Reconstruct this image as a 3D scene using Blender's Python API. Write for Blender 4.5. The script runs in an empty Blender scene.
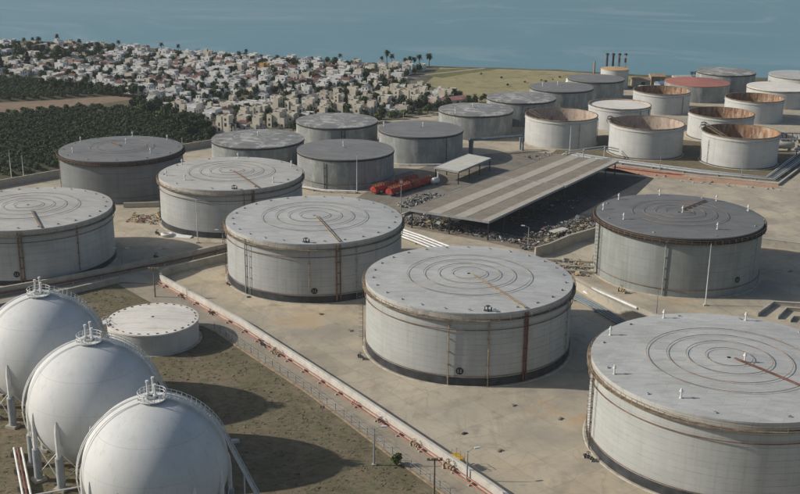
import bpy, math, random
from mathutils import Vector, Matrix

R = math.radians
PI = math.pi
C = bpy.context.scene.collection
scene = bpy.context.scene

# ------------------------------------------------------------------ camera
CAM_H = 100.58
PITCH, ROLL = 0.304721, 0.010557
cam_d = bpy.data.cameras.new('camera')
cam_d.sensor_width = 36.0
cam_d.lens = 1102.54 / 800 * 36.0
cam_d.clip_start = 1.0
cam_d.clip_end = 60000.0
cam = bpy.data.objects.new('camera', cam_d)
C.objects.link(cam)
cp, sp, cr, sr = math.cos(PITCH), math.sin(PITCH), math.cos(ROLL), math.sin(ROLL)
rt = Vector((1, 0, 0)); up = Vector((0, sp, cp)); fw = Vector((0, cp, -sp))
rt2 = rt * cr + up * sr
up2 = up * cr - rt * sr
m = Matrix.Identity(4)
for i in range(3):
    m[i][0] = rt2[i]; m[i][1] = up2[i]; m[i][2] = -fw[i]
m[2][3] = CAM_H
cam.matrix_world = m
scene.camera = cam

# ------------------------------------------------------------------ light
SUN_EL, SUN_AZ = 29.0, -1.5            # light travels towards +x, a touch towards +y
world = bpy.data.worlds.new('World')
scene.world = world
world.use_nodes = True
wn = world.node_tree
bg = wn.nodes['Background']
sky = wn.nodes.new('ShaderNodeTexSky')
sky.sky_type = 'NISHITA'
sky.sun_disc = False
sky.sun_elevation = R(SUN_EL)
sky.sun_rotation = R(270 - SUN_AZ)
sky.air_density = 1.0
sky.dust_density = 2.0
sky.ozone_density = 1.0
wn.links.new(sky.outputs[0], bg.inputs[0])
bg.inputs[1].default_value = 0.076

sun_d = bpy.data.lights.new('sun', 'SUN')
sun_d.energy = 3.45
sun_d.angle = R(0.6)
sun_d.color = (1.0, 0.945, 0.855)
sun = bpy.data.objects.new('sun', sun_d)
C.objects.link(sun)
dirv = Vector((math.cos(R(SUN_EL)) * math.cos(R(SUN_AZ)), math.cos(R(SUN_EL)) * math.sin(R(SUN_AZ)), -math.sin(R(SUN_EL))))
sun.rotation_euler = dirv.to_track_quat('-Z', 'Y').to_euler()
sun.location = (-200, 0, 200)

HAZE = 0.00009
vs = scene.view_settings
vs.view_transform = 'Standard'
vs.look = 'None'
vs.exposure = 0.22
vs.gamma = 1.0
vs.use_curve_mapping = False

# ------------------------------------------------------------------ helpers
class MB:
    """collects faces, builds ONE mesh object"""
    def __init__(s): s.v = []; s.f = []; s.m = []; s.mi = 0
    def add(s, vs_, fs):
        o = len(s.v); s.v += [tuple(p) for p in vs_]
        for q in fs:
            s.f.append(tuple(i + o for i in q)); s.m.append(s.mi)
        return s
    def box(s, c, d, rz=0.0):
        x, y, z = d[0] / 2, d[1] / 2, d[2] / 2
        ca, sa = math.cos(rz), math.sin(rz)
        vv = []
        for k in (-z, z):
            for (i, j) in ((-x, -y), (x, -y), (x, y), (-x, y)):
                vv.append((c[0] + i * ca - j * sa, c[1] + i * sa + j * ca, c[2] + k))
        return s.add(vv, [(3, 2, 1, 0), (4, 5, 6, 7), (0, 1, 5, 4), (1, 2, 6, 5), (2, 3, 7, 6), (3, 0, 4, 7)])
    def lathe(s, prof, n, c=(0, 0, 0), a0=0.0, a1=2 * PI):
        full = abs(a1 - a0 - 2 * PI) < 1e-6
        k = n if full else n + 1
        vv = []
        for (r, z) in prof:
            for i in range(k):
                a = a0 + (a1 - a0) * i / n
                vv.append((c[0] + r * math.cos(a), c[1] + r * math.sin(a), c[2] + z))
        ff = []
        for j in range(len(prof) - 1):
            for i in range(n):
                i2 = (i + 1) % k
                ff.append((j * k + i, j * k + i2, (j + 1) * k + i2, (j + 1) * k + i))
        return s.add(vv, ff)
    def disc(s, r, z, n, c=(0, 0)):
        return s.add([(c[0] + r * math.cos(2 * PI * i / n), c[1] + r * math.sin(2 * PI * i / n), z) for i in range(n)], [tuple(range(n))])
    def cyl(s, c, r, h, n=10, r2=None):
        r2 = r if r2 is None else r2
        s.lathe([(r, 0), (r2, h)], n, c)
        s.add([(c[0] + r2 * math.cos(2 * PI * i / n), c[1] + r2 * math.sin(2 * PI * i / n), c[2] + h) for i in range(n)], [tuple(range(n))])
        return s
    def tube(s, path, r, n=6, closed=False, caps=True):
        P = [Vector(p) for p in path]
        k = len(P); vv = []
        for i, p in enumerate(P):
            if closed: t = P[(i + 1) % k] - P[i - 1]
            else: t = P[min(i + 1, k - 1)] - P[max(i - 1, 0)]
            t.normalize()
            u = t.cross(Vector((0, 0, 1)))
            if u.length < 1e-3: u = Vector((1, 0, 0))
            u.normalize(); w = u.cross(t)
            rr = r[i] if isinstance(r, (list, tuple)) else r
            for j in range(n):
                a = 2 * PI * j / n
                vv.append(p + u * (rr * math.cos(a)) + w * (rr * math.sin(a)))
        ff = []
        for i in range(k if closed else k - 1):
            i2 = (i + 1) % k
            for j in range(n):
                j2 = (j + 1) % n
                ff.append((i * n + j, i * n + j2, i2 * n + j2, i2 * n + j))
        if not closed and caps:
            ff.append(tuple(range(n - 1, -1, -1))); ff.append(tuple((k - 1) * n + j for j in range(n)))
        return s.add(vv, ff)
    def beam(s, a, b, w, h):
        a, b = Vector(a), Vector(b)
        t = (b - a).normalized()
        u = t.cross(Vector((0, 0, 1)))
        if u.length < 1e-3: u = Vector((1, 0, 0))
        u.normalize(); n = u.cross(t)
        vv = []
        for p in (a, b):
            for (i, j) in ((-1, -1), (1, -1), (1, 1), (-1, 1)):
                vv.append(p + u * (i * w / 2) + n * (j * h / 2))
        return s.add(vv, [(3, 2, 1, 0), (4, 5, 6, 7), (0, 1, 5, 4), (1, 2, 6, 5), (2, 3, 7, 6), (3, 0, 4, 7)])
    def wall(s, pts, w, h, z0=0.0):
        """vertical wall along a polyline with mitred joints"""
        P = [Vector((p[0], p[1], 0)) for p in pts]; k = len(P); L = []; Rr = []
        for i in range(k):
            t = (P[min(i + 1, k - 1)] - P[max(i - 1, 0)]).normalized()
            n = Vector((-t.y, t.x, 0))
            if 0 < i < k - 1:
                t0 = (P[i] - P[i - 1]).normalized(); c = max(0.4, n.dot(Vector((-t0.y, t0.x, 0)))); n = n / c
            L.append(P[i] + n * (w / 2)); Rr.append(P[i] - n * (w / 2))
        vv = []
        for i in range(k):
            for q in (L[i], Rr[i]):
                vv.append((q.x, q.y, z0)); vv.append((q.x, q.y, z0 + h))
        ff = []
        for i in range(k - 1):
            a = i * 4; b = a + 4
            ff += [(a, a + 1, b + 1, b), (a + 2, b + 2, b + 3, a + 3), (a + 1, a + 3, b + 3, b + 1)]
        ff += [(0, 2, 3, 1), ((k - 1) * 4, (k - 1) * 4 + 1, (k - 1) * 4 + 3, (k - 1) * 4 + 2)]
        return s.add(vv, ff)
    def mesh(s, name, mats, smooth=None):
        me = bpy.data.meshes.new(name)
        me.from_pydata(s.v, [], s.f)
        for mt in (mats if isinstance(mats, (list, tuple)) else [mats]): me.materials.append(mt)
        if any(s.m): me.polygons.foreach_set('material_index', s.m)
        if smooth is not None:
            me.polygons.foreach_set('use_smooth', [True] * len(s.f))
            me.set_sharp_from_angle(angle=R(smooth))
        me.update()
        return me
    def build(s, name, mats, parent=None, smooth=None):
        return link(name, s.mesh(name, mats, smooth), parent)

def link(name, me, parent=None, loc=(0, 0, 0), rz=0.0, sc=None):
    o = bpy.data.objects.new(name, me)
    C.objects.link(o)
    o.location = loc
    if rz: o.rotation_euler = (0, 0, rz)
    if sc is not None: o.scale = sc if isinstance(sc, (tuple, list)) else (sc, sc, sc)
    if parent is not None: o.parent = parent
    return o

def tag(o, label=None, cat=None, group=None, kind=None):
    if label: o['label'] = label
    if cat: o['category'] = cat
    if group: o['group'] = group
    if kind: o['kind'] = kind
    return o

def thing(name, label, cat, loc=(0, 0, 0), rz=0.0, group=None):
    return tag(link(name, None, None, loc, rz), label, cat, group)

def lerp(a, b, t): return a + (b - a) * t

# ------------------------------------------------------------------ node helpers
class NT:
    def __init__(s, name, rough=0.8, spec=0.3):
        s.mat = bpy.data.materials.new(name); s.mat.use_nodes = True
        s.t = s.mat.node_tree; s.b = s.t.nodes['Principled BSDF']
        s.b.inputs['Roughness'].default_value = rough
        s.b.inputs['Specular IOR Level'].default_value = spec
    def n(s, typ, ins=None, **at):
        nd = s.t.nodes.new('ShaderNode' + typ)
        for k, v in at.items(): setattr(nd, k, v)
        for k, v in (ins or {}).items(): s.put(nd.inputs[k], v)
        return nd
    def put(s, sock, v):
        if isinstance(v, bpy.types.NodeSocket): s.t.links.new(v, sock)
        elif isinstance(v, bpy.types.Node): s.t.links.new(v.outputs[0], sock)
        elif isinstance(v, (tuple, list)) and len(v) == 3 and sock.type == 'RGBA': sock.default_value = (*v, 1)
        else: sock.default_value = v
    def co(s): return s.n('TexCoord').outputs['Object']
    def geo(s): return s.n('NewGeometry').outputs['Position']
    def math(s, op, a, b=0.0, c=None, clamp=False):
        nd = s.n('Math', operation=op, use_clamp=clamp)
        s.put(nd.inputs[0], a); s.put(nd.inputs[1], b)
        if c is not None: s.put(nd.inputs[2], c)
        return nd.outputs[0]
    def map(s, v, scale=(1, 1, 1), rot=(0, 0, 0), loc=(0, 0, 0)):
        return s.n('Mapping', {'Vector': v, 'Scale': scale, 'Rotation': rot, 'Location': loc}).outputs[0]
    def noise(s, v, scale, detail=4.0, rough=0.55, dist=0.0):
        return s.n('TexNoise', {'Vector': v, 'Scale': scale, 'Detail': detail, 'Roughness': rough, 'Distortion': dist}).outputs[0]
    def ramp(s, v, a, b):
        return s.n('MapRange', {0: v, 1: a, 2: b, 3: 0.0, 4: 1.0}).outputs[0]
    def mix(s, f, a, b, mode='MIX'):
        nd = s.n('Mix', data_type='RGBA', blend_type=mode)
        s.put(nd.inputs[0], f); s.put(nd.inputs[6], a); s.put(nd.inputs[7], b)
        return nd.outputs[2]
    def col(s, v): s.put(s.b.inputs['Base Color'], v); return s
    def bump(s, h, dist=0.05, st=0.5):
        bn = s.n('Bump', {'Height': h, 'Distance': dist, 'Strength': st}); s.put(s.b.inputs['Normal'], bn.outputs[0]); return s

def plain(name, col, rough=0.7, var=0.15, scale=1.2, spec=0.3, metal=0.0):
    t = NT(name, rough, spec)
    nz = t.noise(t.geo(), scale, 4)
    c2 = tuple(c * (1 - var * 1.6) for c in col); c1 = tuple(min(1, c * (1 + var)) for c in col)
    t.col(t.mix(t.ramp(nz, .3, .7), c2, c1))
    t.b.inputs['Metallic'].default_value = metal
    return t.mat

def shell_mat(name, base, streak=(.15, .115, .08), amt=.5, plate=.13, seam=.33, course=2.45, nplate=22, tone=.12, patch=None):
    t = NT(name, .62, .3)
    co = t.co(); xyz = t.n('SeparateXYZ', {0: co})
    seedv = t.n('ObjectInfo').outputs['Random']
    off = t.math('MULTIPLY', seedv, 137.0)
    wv = t.n('VectorMath', operation='ADD'); t.put(wv.inputs[0], t.geo()); cmb = t.n('CombineXYZ', {0: off, 1: off, 2: 0.0}); t.put(wv.inputs[1], cmb.outputs[0])
    g = t.geo()
    gx = t.n('SeparateXYZ', {0: g})
    # vertical streaks: noise squeezed along z
    st = t.noise(t.map(co, (1.6, 1.6, .055)), 1.0, 5, .62)
    st2 = t.noise(t.map(co, (.42, .42, .03)), 1.0, 3, .5)
    big = t.noise(t.map(co, (.09, .09, .12)), 1.0, 4, .6)
    ang = t.math('ARCTAN2', xyz.outputs[1], xyz.outputs[0])
    row = t.math('FLOOR', t.math('DIVIDE', gx.outputs[2], course))
    cu = t.math('FLOOR', t.math('ADD', t.math('MULTIPLY', ang, nplate / (2 * PI)), t.math('MULTIPLY', row, .37)))
    wn_ = t.n('TexWhiteNoise', {'Vector': t.n('CombineXYZ', {0: cu, 1: row, 2: 0.0}).outputs[0]}, noise_dimensions='3D').outputs[0]
    c = t.mix(t.ramp(big, .3, .72), tuple(b * (1 - tone) for b in base), tuple(b * (1 + tone * .5) for b in base))
    c = t.mix(t.math('MULTIPLY', wn_, plate * 2), c, tuple(b * .6 for b in base))
    c = t.mix(t.math('MULTIPLY', t.ramp(st, .52, .82), amt), c, streak)
    c = t.mix(t.math('MULTIPLY', t.ramp(st2, .5, .8), amt * .6), c, tuple(b * .45 for b in base))
    if patch: c = t.mix(t.math('MULTIPLY', t.ramp(t.noise(t.map(co, (.25, .25, .10)), 1.0, 5, .65), .5, .62), .8), c, patch)
    # seams between courses, broken up
    fz = t.math('FRACT', t.math('DIVIDE', gx.outputs[2], course))
    ln = t.math('LESS_THAN', t.math('ABSOLUTE', t.math('SUBTRACT', fz, .5)), .035)
    c = t.mix(t.math('MULTIPLY', t.math('MULTIPLY', ln, seam), t.ramp(t.noise(co, .8, 3), .35, .65)), c, tuple(b * .3 for b in base))
    t.col(c)
    t.bump(t.noise(co, .6, 3), .06, .35)
    return t.mat

def roof_mat(name, base, stain, amt=.5, stain2=None, s=.16, light=None):
    t = NT(name, .75, .25)
    co = t.co()
    a = t.noise(co, s, 6, .65, .5); b = t.noise(co, .9, 5, .6); d = t.noise(co, .05, 3)
    br = t.n('TexBrick', {'Vector': t.map(co, (1, 1, 1), (0, 0, .5)), 'Color1': (.45, .45, .45), 'Color2': (.62, .62, .62), 'Mortar': (.25, .25, .25), 'Scale': 1.0, 'Mortar Size': .04, 'Bias': 0.0, 'Brick Width': 7.0, 'Row Height': 2.0})
    c = t.mix(t.ramp(d, .35, .65), tuple(x * .9 for x in base), tuple(x * 1.06 for x in base))
    c = t.mix(.42, c, br.outputs[0], 'OVERLAY')
    c = t.mix(t.math('MULTIPLY', t.ramp(a, .5, .74), amt), c, stain)
    if light: c = t.mix(t.math('MULTIPLY', t.ramp(t.noise(co, s * 1.4, 5, .7, .8), .48, .62), .9), c, light)
    if stain2: c = t.mix(t.math('MULTIPLY', t.ramp(b, .58, .78), .6), c, stain2)
    wv_ = t.noise(t.map(co, (.10, 1.3, 1), (0, 0, .5)), 1.0, 5, .65)
    c = t.mix(t.math('MULTIPLY', t.ramp(wv_, .5, .72), .38), c, tuple(x * .55 for x in stain))
    fine = t.noise(co, 2.4, 4, .7)
    c = t.mix(t.math('MULTIPLY', t.ramp(fine, .55, .8), .4), c, tuple(x * .6 for x in stain))
    t.col(c); t.bump(t.noise(co, .35, 3), .08, .4)
    return t.mat

def rust_mat(name, c1, c2, c3, sc=.35):
    t = NT(name, .85, .15)
    co = t.co()
    st = t.noise(t.map(co, (1, 1, .3)), sc * 1.3, 7, .68, .5); b = t.noise(t.map(co, (1, 1, .5)), sc * .7, 7, .7, .6)
    c = t.mix(t.ramp(st, .38, .62), c1, c2)
    c = t.mix(t.ramp(b, .5, .62), c, c3)
    t.col(c); t.bump(st, .05, .4)
    return t.mat

M = {}
M['shell_white'] = shell_mat('shell_white', (.42, .43, .41), amt=.34)
M['shell_pale'] = shell_mat('shell_pale', (.40, .41, .40), amt=.42, tone=.16)
M['shell_green'] = shell_mat('shell_green', (.285, .303, .285), streak=(.40, .385, .34), amt=.85, tone=.22, seam=.1)
M['shell_steel'] = shell_mat('shell_steel', (.18, .192, .196), streak=(.09, .09, .085), amt=.5, tone=.2, seam=.1)
M['shell_weathered'] = shell_mat('shell_weathered', (.27, .285, .275), streak=(.10, .10, .09), amt=.6, tone=.28, seam=.18, course=1.9, patch=(.36, .37, .35))
M['shell_bright'] = shell_mat('shell_bright', (.50, .505, .485), streak=(.24, .18, .13), amt=.3, tone=.1, seam=.2, course=1.9)
M['roof_pale'] = roof_mat('roof_pale', (.435, .44, .42), (.30, .30, .28), .62, (.52, .52, .495))
M['roof_tan'] = roof_mat('roof_tan', (.455, .445, .41), (.32, .305, .275), .6, (.54, .53, .50))
M['roof_dark'] = roof_mat('roof_dark', (.165, .17, .17), (.125, .125, .125), .6, (.21, .21, .205))
M['roof_mid'] = roof_mat('roof_mid', (.195, .195, .193), (.13, .13, .128), .65, (.27, .265, .255))
M['roof_mottled'] = roof_mat('roof_mottled', (.22, .22, .21), (.13, .13, .12), .7, (.14, .14, .13), .12, light=(.50, .49, .46))
M['roof_red'] = roof_mat('roof_red', (.37, .155, .12), (.29, .125, .10), .7, (.44, .23, .18))
M['roof_white'] = roof_mat('roof_white', (.72, .69, .62), (.40, .30, .20), .4, (.55, .5, .43), .2)
M['roof_ochre'] = roof_mat('roof_ochre', (.50, .34, .18), (.40, .25, .13), .5)
M['rust_inner'] = rust_mat('rust_inner', (.15, .09, .058), (.40, .235, .135), (.43, .34, .27), .55)
M['rust_pale'] = rust_mat('rust_pale', (.40, .31, .245), (.47, .40, .34), (.27, .20, .155), .8)
M['rust_floor'] = rust_mat('rust_floor', (.13, .09, .06), (.22, .15, .10), (.07, .06, .05), .2)
M['rust_pipe'] = plain('rust_pipe', (.20, .12, .075), .8, .3, .8)
M['rust_red'] = plain('rust_red', (.17, .075, .055), .8, .3, .8)
M['rust_tan'] = plain('rust_tan', (.33, .25, .16), .8, .25, .8)
def two_tone(name, c1, c2, sc):
    t = NT(name, .8, .2); nz = t.noise(t.geo(), sc, 3, .6); t.col(t.mix(t.ramp(nz, .44, .56), c1, c2)); return t.mat
M['ring_tan'] = two_tone('ring_tan', (.34, .26, .17), (.15, .145, .135), .22)
M['ring_red'] = two_tone('ring_red', (.33, .19, .12), (.16, .14, .125), .2)
M['rim_brown'] = plain('rim_brown', (.21, .165, .115), .85, .35, .5)
M['rim_black'] = plain('rim_black', (.040, .037, .034), .8, .3, .5)
M['band_dark'] = plain('band_dark', (.045, .048, .052), .7, .35, .4)
M['footing'] = plain('footing', (.40, .36, .29), .9, .2, .5)
M['metal_white'] = plain('metal_white', (.66, .66, .63), .5, .1, 1.0)
M['metal_grey'] = plain('metal_grey', (.30, .31, .31), .55, .15, 1.0)
M['metal_dark'] = plain('metal_dark', (.06, .06, .06), .6, .2, 1.0)
M['black_paint'] = plain('black_paint', (.02, .02, .022), .6, .2, 1.0)
M['sleeve'] = plain('sleeve', (.33, .35, .36), .8, .15, .7)
M['pipe_red'] = plain('pipe_red', (.40, .165, .125), .6, .2, .6)
M['pipe_white'] = plain('pipe_white', (.70, .69, .66), .5, .12, .6)
M['pipe_blue'] = plain('pipe_blue', (.19, .225, .235), .5, .2, .6)
M['yellow'] = plain('yellow', (.58, .36, .05), .6, .25, .6)
M['wood'] = plain('wood', (.20, .17, .13), .9, .25, .8)
M['green_post'] = plain('green_post', (.16, .18, .17), .6, .2, .6)

def sphere_paint():
    t = NT('sphere_paint', .68, .25)
    co = t.co()
    a = t.noise(co, .22, 5, .6); st = t.noise(t.map(co, (1.1, 1.1, .12)), 1.0, 5, .6)
    c = t.mix(t.ramp(a, .35, .7), (.53, .54, .53), (.60, .605, .59))
    c = t.mix(t.math('MULTIPLY', t.ramp(st, .54, .8), .35), c, (.30, .29, .26))
    xyz = t.n('SeparateXYZ', {0: co})
    for k in (-4.5, 2.2, 7.5):
        ln = t.math('LESS_THAN', t.math('ABSOLUTE', t.math('SUBTRACT', xyz.outputs[2], k)), .05)
        c = t.mix(t.math('MULTIPLY', ln, .35), c, (.35, .33, .30))
    ang = t.math('ARCTAN2', xyz.outputs[1], xyz.outputs[0])
    fr = t.math('ABSOLUTE', t.math('SUBTRACT', t.math('FRACT', t.math('MULTIPLY', ang, 18 / (2 * PI))), .5))
    rad = t.n('VectorMath', {0: t.n('CombineXYZ', {0: xyz.outputs[0], 1: xyz.outputs[1], 2: 0.0}).outputs[0]}, operation='LENGTH').outputs['Value']
    ln = t.math('LESS_THAN', t.math('MULTIPLY', fr, rad), .11)
    c = t.mix(t.math('MULTIPLY', ln, .16), c, (.34, .33, .31))
    run = t.noise(t.map(co, (2.2, 2.2, .16)), 1.0, 4, .6)
    c = t.mix(t.math('MULTIPLY', t.ramp(run, .62, .78), .4), c, (.36, .29, .22))
    spk = t.noise(co, 1.7, 3, .5)
    c = t.mix(t.math('MULTIPLY', t.ramp(spk, .70, .76), .5), c, (.30, .26, .22))
    t.col(c); t.bump(a, .05, .25)
    return t.mat
M['sphere'] = sphere_paint()

def concrete(name, base, dark, warm, joints=True, sc=1.0, stains=False):
    t = NT(name, .92, .15)
    co = t.geo()
    a = t.noise(co, .035 * sc, 6, .62, .6); b = t.noise(co, .16 * sc, 6, .65, .4); d = t.noise(co, 1.3, 5, .6)
    w = t.noise(t.map(co, (1, 1, 1), (0, 0, .9), (40, 10, 0)), .022 * sc, 4, .6, .8)
    c = t.mix(t.ramp(a, .36, .66), dark, base)
    c = t.mix(t.math('MULTIPLY', t.ramp(w, .48, .66), .75), c, warm)
    c = t.mix(t.math('MULTIPLY', t.ramp(b, .50, .70), .62), c, tuple(x * .62 for x in dark))
    c = t.mix(t.math('MULTIPLY', t.ramp(d, .3, .8), .22), c, tuple(x * .55 for x in base))
    if joints:
        br = t.n('TexBrick', {'Vector': t.map(co, (1, 1, 1), (0, 0, .94)), 'Color1': (1, 1, 1), 'Color2': (.74, .75, .76), 'Mortar': (.58, .56, .52), 'Scale': 1.0, 'Mortar Size': .09, 'Mortar Smooth': .6, 'Bias': 0.0, 'Brick Width': 9.0, 'Row Height': 6.0}, offset=0.0)
        c = t.mix(.62, c, br.outputs[0], 'MULTIPLY')
        gp = t.noise(t.map(co, (1, 1, 1), (0, 0, .4), (9, 3, 0)), .028, 5, .6, .5)
        c = t.mix(t.math('MULTIPLY', t.ramp(gp, .53, .62), .45), c, (.255, .24, .21))
        sm = t.noise(t.map(co, (.5, .06, 1), (0, 0, -.6)), 1.0, 5, .65, .3)
        c = t.mix(t.math('MULTIPLY', t.ramp(sm, .54, .74), .4), c, tuple(x * .6 for x in dark))
        rs = t.noise(t.map(co, (1, 1, 1), (0, 0, .1), (77, 31, 0)), .045, 4, .6, .4)
        c = t.mix(t.math('MULTIPLY', t.ramp(rs, .62, .72), .55), c, (.42, .27, .14))
        vo = t.n('TexVoronoi', {'Vector': t.n('VectorMath', {0: co, 1: t.n('TexNoise', {'Vector': co, 'Scale': .3}).outputs[1]}, operation='ADD').outputs[0], 'Scale': .11}, feature='DISTANCE_TO_EDGE').outputs[0]
        c = t.mix(t.math('MULTIPLY', t.ramp(vo, .012, .0), .35), c, tuple(x * .5 for x in dark))
        # oil spots
        sp_ = t.noise(t.map(co, (1, 1.6, 1), (0, 0, .3)), .10, 3, .5, 1.0)
        c = t.mix(t.math('MULTIPLY', t.ramp(sp_, .66, .74), .55), c, tuple(x * .38 for x in base))
    if stains:
        # spilt rusty sand by the right tank, old oily patches on the open yard
        wob = t.n('VectorMath', {0: co, 1: t.n('VectorMath', {0: t.n('TexNoise', {'Vector': co, 'Scale': .14, 'Detail': 5.0}).outputs[1], 'Scale': 16.0}, operation='SCALE').outputs[0]}, operation='ADD').outputs[0]
        for (px, py, rr, cc, am) in ((43, 201, 8, (.46, .29, .15), .75), (28, 196, 10, (.30, .27, .22), .5), (12, 206, 8, (.30, .275, .23), .45), (-24, 258, 9, (.47, .35, .21), .6), (112, 338, 9, (.20, .18, .15), .6), (122, 352, 6, (.20, .18, .15), .5), (46, 292, 7, (.48, .33, .18), .6), (100, 285, 9, (.27, .25, .21), .4)):
            dn = t.n('VectorMath', {0: wob, 1: (px + 8, py + 8, 8)}, operation='DISTANCE').outputs['Value']
            c = t.mix(t.math('MULTIPLY', t.ramp(dn, rr, rr * .45), am), c, cc)
    t.col(c); t.bump(d, .04, .5)
    return t.mat
M['apron'] = concrete('apron', (.55, .48, .365), (.42, .372, .29), (.58, .475, .32), stains=True)
M['road'] = concrete('road', (.43, .375, .29), (.32, .285, .225), (.44, .365, .265))
M['town_ground'] = concrete('town_ground', (.20, .18, .14), (.09, .095, .065), (.25, .21, .16), False, 2.0)
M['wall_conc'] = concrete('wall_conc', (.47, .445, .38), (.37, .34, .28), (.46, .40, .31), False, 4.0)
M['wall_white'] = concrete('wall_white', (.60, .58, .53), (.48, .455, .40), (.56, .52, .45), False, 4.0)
M['burnt_shade'] = concrete('burnt_shade', (.075, .078, .078), (.035, .036, .037), (.10, .092, .08), False, 3.0)  # near black: canopy shade put into the colour of the burnt ground
M['red_earth'] = concrete('red_earth', (.50, .26, .155), (.40, .27, .19), (.55, .29, .17), False, 4.0)

def grassy(name, c1, c2, c3, s1=.05, s2=.5, rot=0.0):
    t = NT(name, .95, .1)
    co = t.geo()
    a = t.noise(co, s1, 6, .65, .6); b = t.noise(t.map(co, (1, 1.8, 1), (0, 0, rot)), s2, 6, .7, .5); d = t.noise(co, s1 * 3.3, 5, .6, .5)
    c = t.mix(t.ramp(a, .38, .62), c1, c2)
    c = t.mix(t.math('MULTIPLY', t.ramp(d, .5, .66), .75), c, c3)
    c = t.mix(t.math('MULTIPLY', t.ramp(b, .42, .72), .6), c, tuple(x * .48 for x in c1))
    t.col(c); t.bump(b, .25, .7)
    return t.mat
M['dry_grass'] = grassy('dry_grass', (.16, .138, .086), (.225, .182, .122), (.135, .142, .08), .09, .55, .8)
M['field'] = grassy('field', (.30, .27, .145), (.37, .32, .185), (.20, .195, .10), .03, .22)
M['soil'] = grassy('soil', (.26, .19, .135), (.30, .225, .16), (.22, .17, .12), .03, .3)
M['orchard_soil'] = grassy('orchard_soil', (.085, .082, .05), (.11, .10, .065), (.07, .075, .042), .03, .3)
M['land'] = grassy('land', (.12, .11, .065), (.16, .14, .085), (.08, .09, .045), .01, .1)
M['lawn'] = grassy('lawn', (.15, .155, .07), (.19, .185, .09), (.11, .12, .055), .05, .4)
M['sand'] = grassy('sand', (.30, .25, .18), (.25, .21, .15), (.20, .17, .12), .05, .3)

def sea_mat():
    t = NT('sea', .30, .5)
    co = t.geo()
    # pale slicks drawn out along the wind, some of them curved
    wp = t.n('VectorMath', {0: co, 1: t.n('VectorMath', {0: t.n('TexNoise', {'Vector': t.map(co, (.0022, .0022, 1)), 'Scale': 1.0, 'Detail': 2.0}).outputs[1], 'Scale': 28.0}, operation='SCALE').outputs[0]}, operation='ADD').outputs[0]
    s1 = t.noise(t.map(wp, (.0016, .017, 1), (0, 0, .13)), 1.0, 4, .6, .0)
    s2 = t.noise(t.map(wp, (.0010, .0048, 1), (0, 0, .10), (3, 7, 0)), 1.0, 4, .55)
    f = t.math('MULTIPLY', t.ramp(s1, .50, .62), t.ramp(s2, .44, .58))
    c = t.mix(t.ramp(s2, .3, .7), (.108, .24, .285), (.13, .265, .31))
    c = t.mix(t.math('MULTIPLY', f, .42), c, (.29, .38, .40))
    t.col(c)
    t.b.inputs['IOR'].default_value = 1.33
    w = t.noise(t.map(co, (.20, .42, 1), (0, 0, .2)), 1.0, 5, .65)
    t.bump(w, .5, .55)
    return t.mat
M['sea'] = sea_mat()

def leaf_mat(name, c1, c2):
    t = NT(name, .75, .2)
    oi = t.n('ObjectInfo').outputs['Random']
    nz = t.noise(t.geo(), 1.4, 2)
    c = t.mix(t.ramp(nz, .3, .7), c1, c2)
    c = t.mix(t.math('MULTIPLY', oi, .5), c, tuple(x * .62 for x in c1))
    t.col(c)
    return t.mat
M['leaf_orchard'] = leaf_mat('leaf_orchard', (.042, .064, .027), (.082, .108, .046))
M['leaf_tree'] = leaf_mat('leaf_tree', (.030, .050, .020), (.065, .085, .032))
M['leaf_bright'] = leaf_mat('leaf_bright', (.07, .10, .025), (.13, .15, .04))
M['leaf_dark'] = leaf_mat('leaf_dark', (.016, .032, .017), (.030, .050, .025))
M['bark'] = plain('bark', (.13, .10, .07), .9, .25, 1.0)

# ------------------------------------------------------------------ the ground, roads and water
def sheet(name, pts, z, mat, kind='structure'):
    b = MB(); b.add([(p[0], p[1], z) for p in pts], [tuple(range(len(pts)))])
    me = b.mesh(name, mat)
    if me.polygons[0].normal.z < 0: me.flip_normals()
    return tag(link(name, me), kind=kind)

coast = [(-6900, 3000), (-2500, 1500), (-900, 1010), (-500, 872), (-294.5, 814.6), (-256, 808), (-216.8, 797.7), (-178, 777), (-138.4, 760.3), (-102, 746), (-67.7, 735.6), (-34, 722), (-1.2, 710), (24.2, 703.1), (62, 699.5), (99.2, 693.4), (145, 676), (193.5, 671.2), (240.5, 666.5), (400, 655), (900, 600), (3000, 300), (6900, 200)]
random.seed(4)
cw = []
for a, b in zip(coast[:-1], coast[1:]):
    n = max(1, int(math.dist(a, b) / 9)) if abs(a[0]) < 520 else 1
    for i in range(n):
        t = i / n
        j = 1.6 if abs(a[0]) < 520 else 0
        cw.append((lerp(a[0], b[0], t) + random.uniform(-j, j), lerp(a[1], b[1], t) + random.uniform(-j, j)))
cw.append(coast[-1])
b = MB()
k = len(cw)
b.add([(x, y, 0) for x, y in cw] + [(x, -600, 0) for x, y in cw], [(i + k, i + 1 + k, i + 1, i) for i in range(k - 1)])
tag(b.build('ground', M['land']), kind='structure')
b = MB()
b.add([(x, y, 0) for x, y in cw] + [(x, y + 9, -3.2) for x, y in cw], [(i, i + 1, i + 1 + k, i + k) for i in range(k - 1)])
tag(b.build('shore_slope', M['sand']), kind='structure')
sheet('sea', [(-6900, 150), (6900, 150), (6900, 7500), (-6900, 7500)], -2.6, M['sea'])

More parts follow.
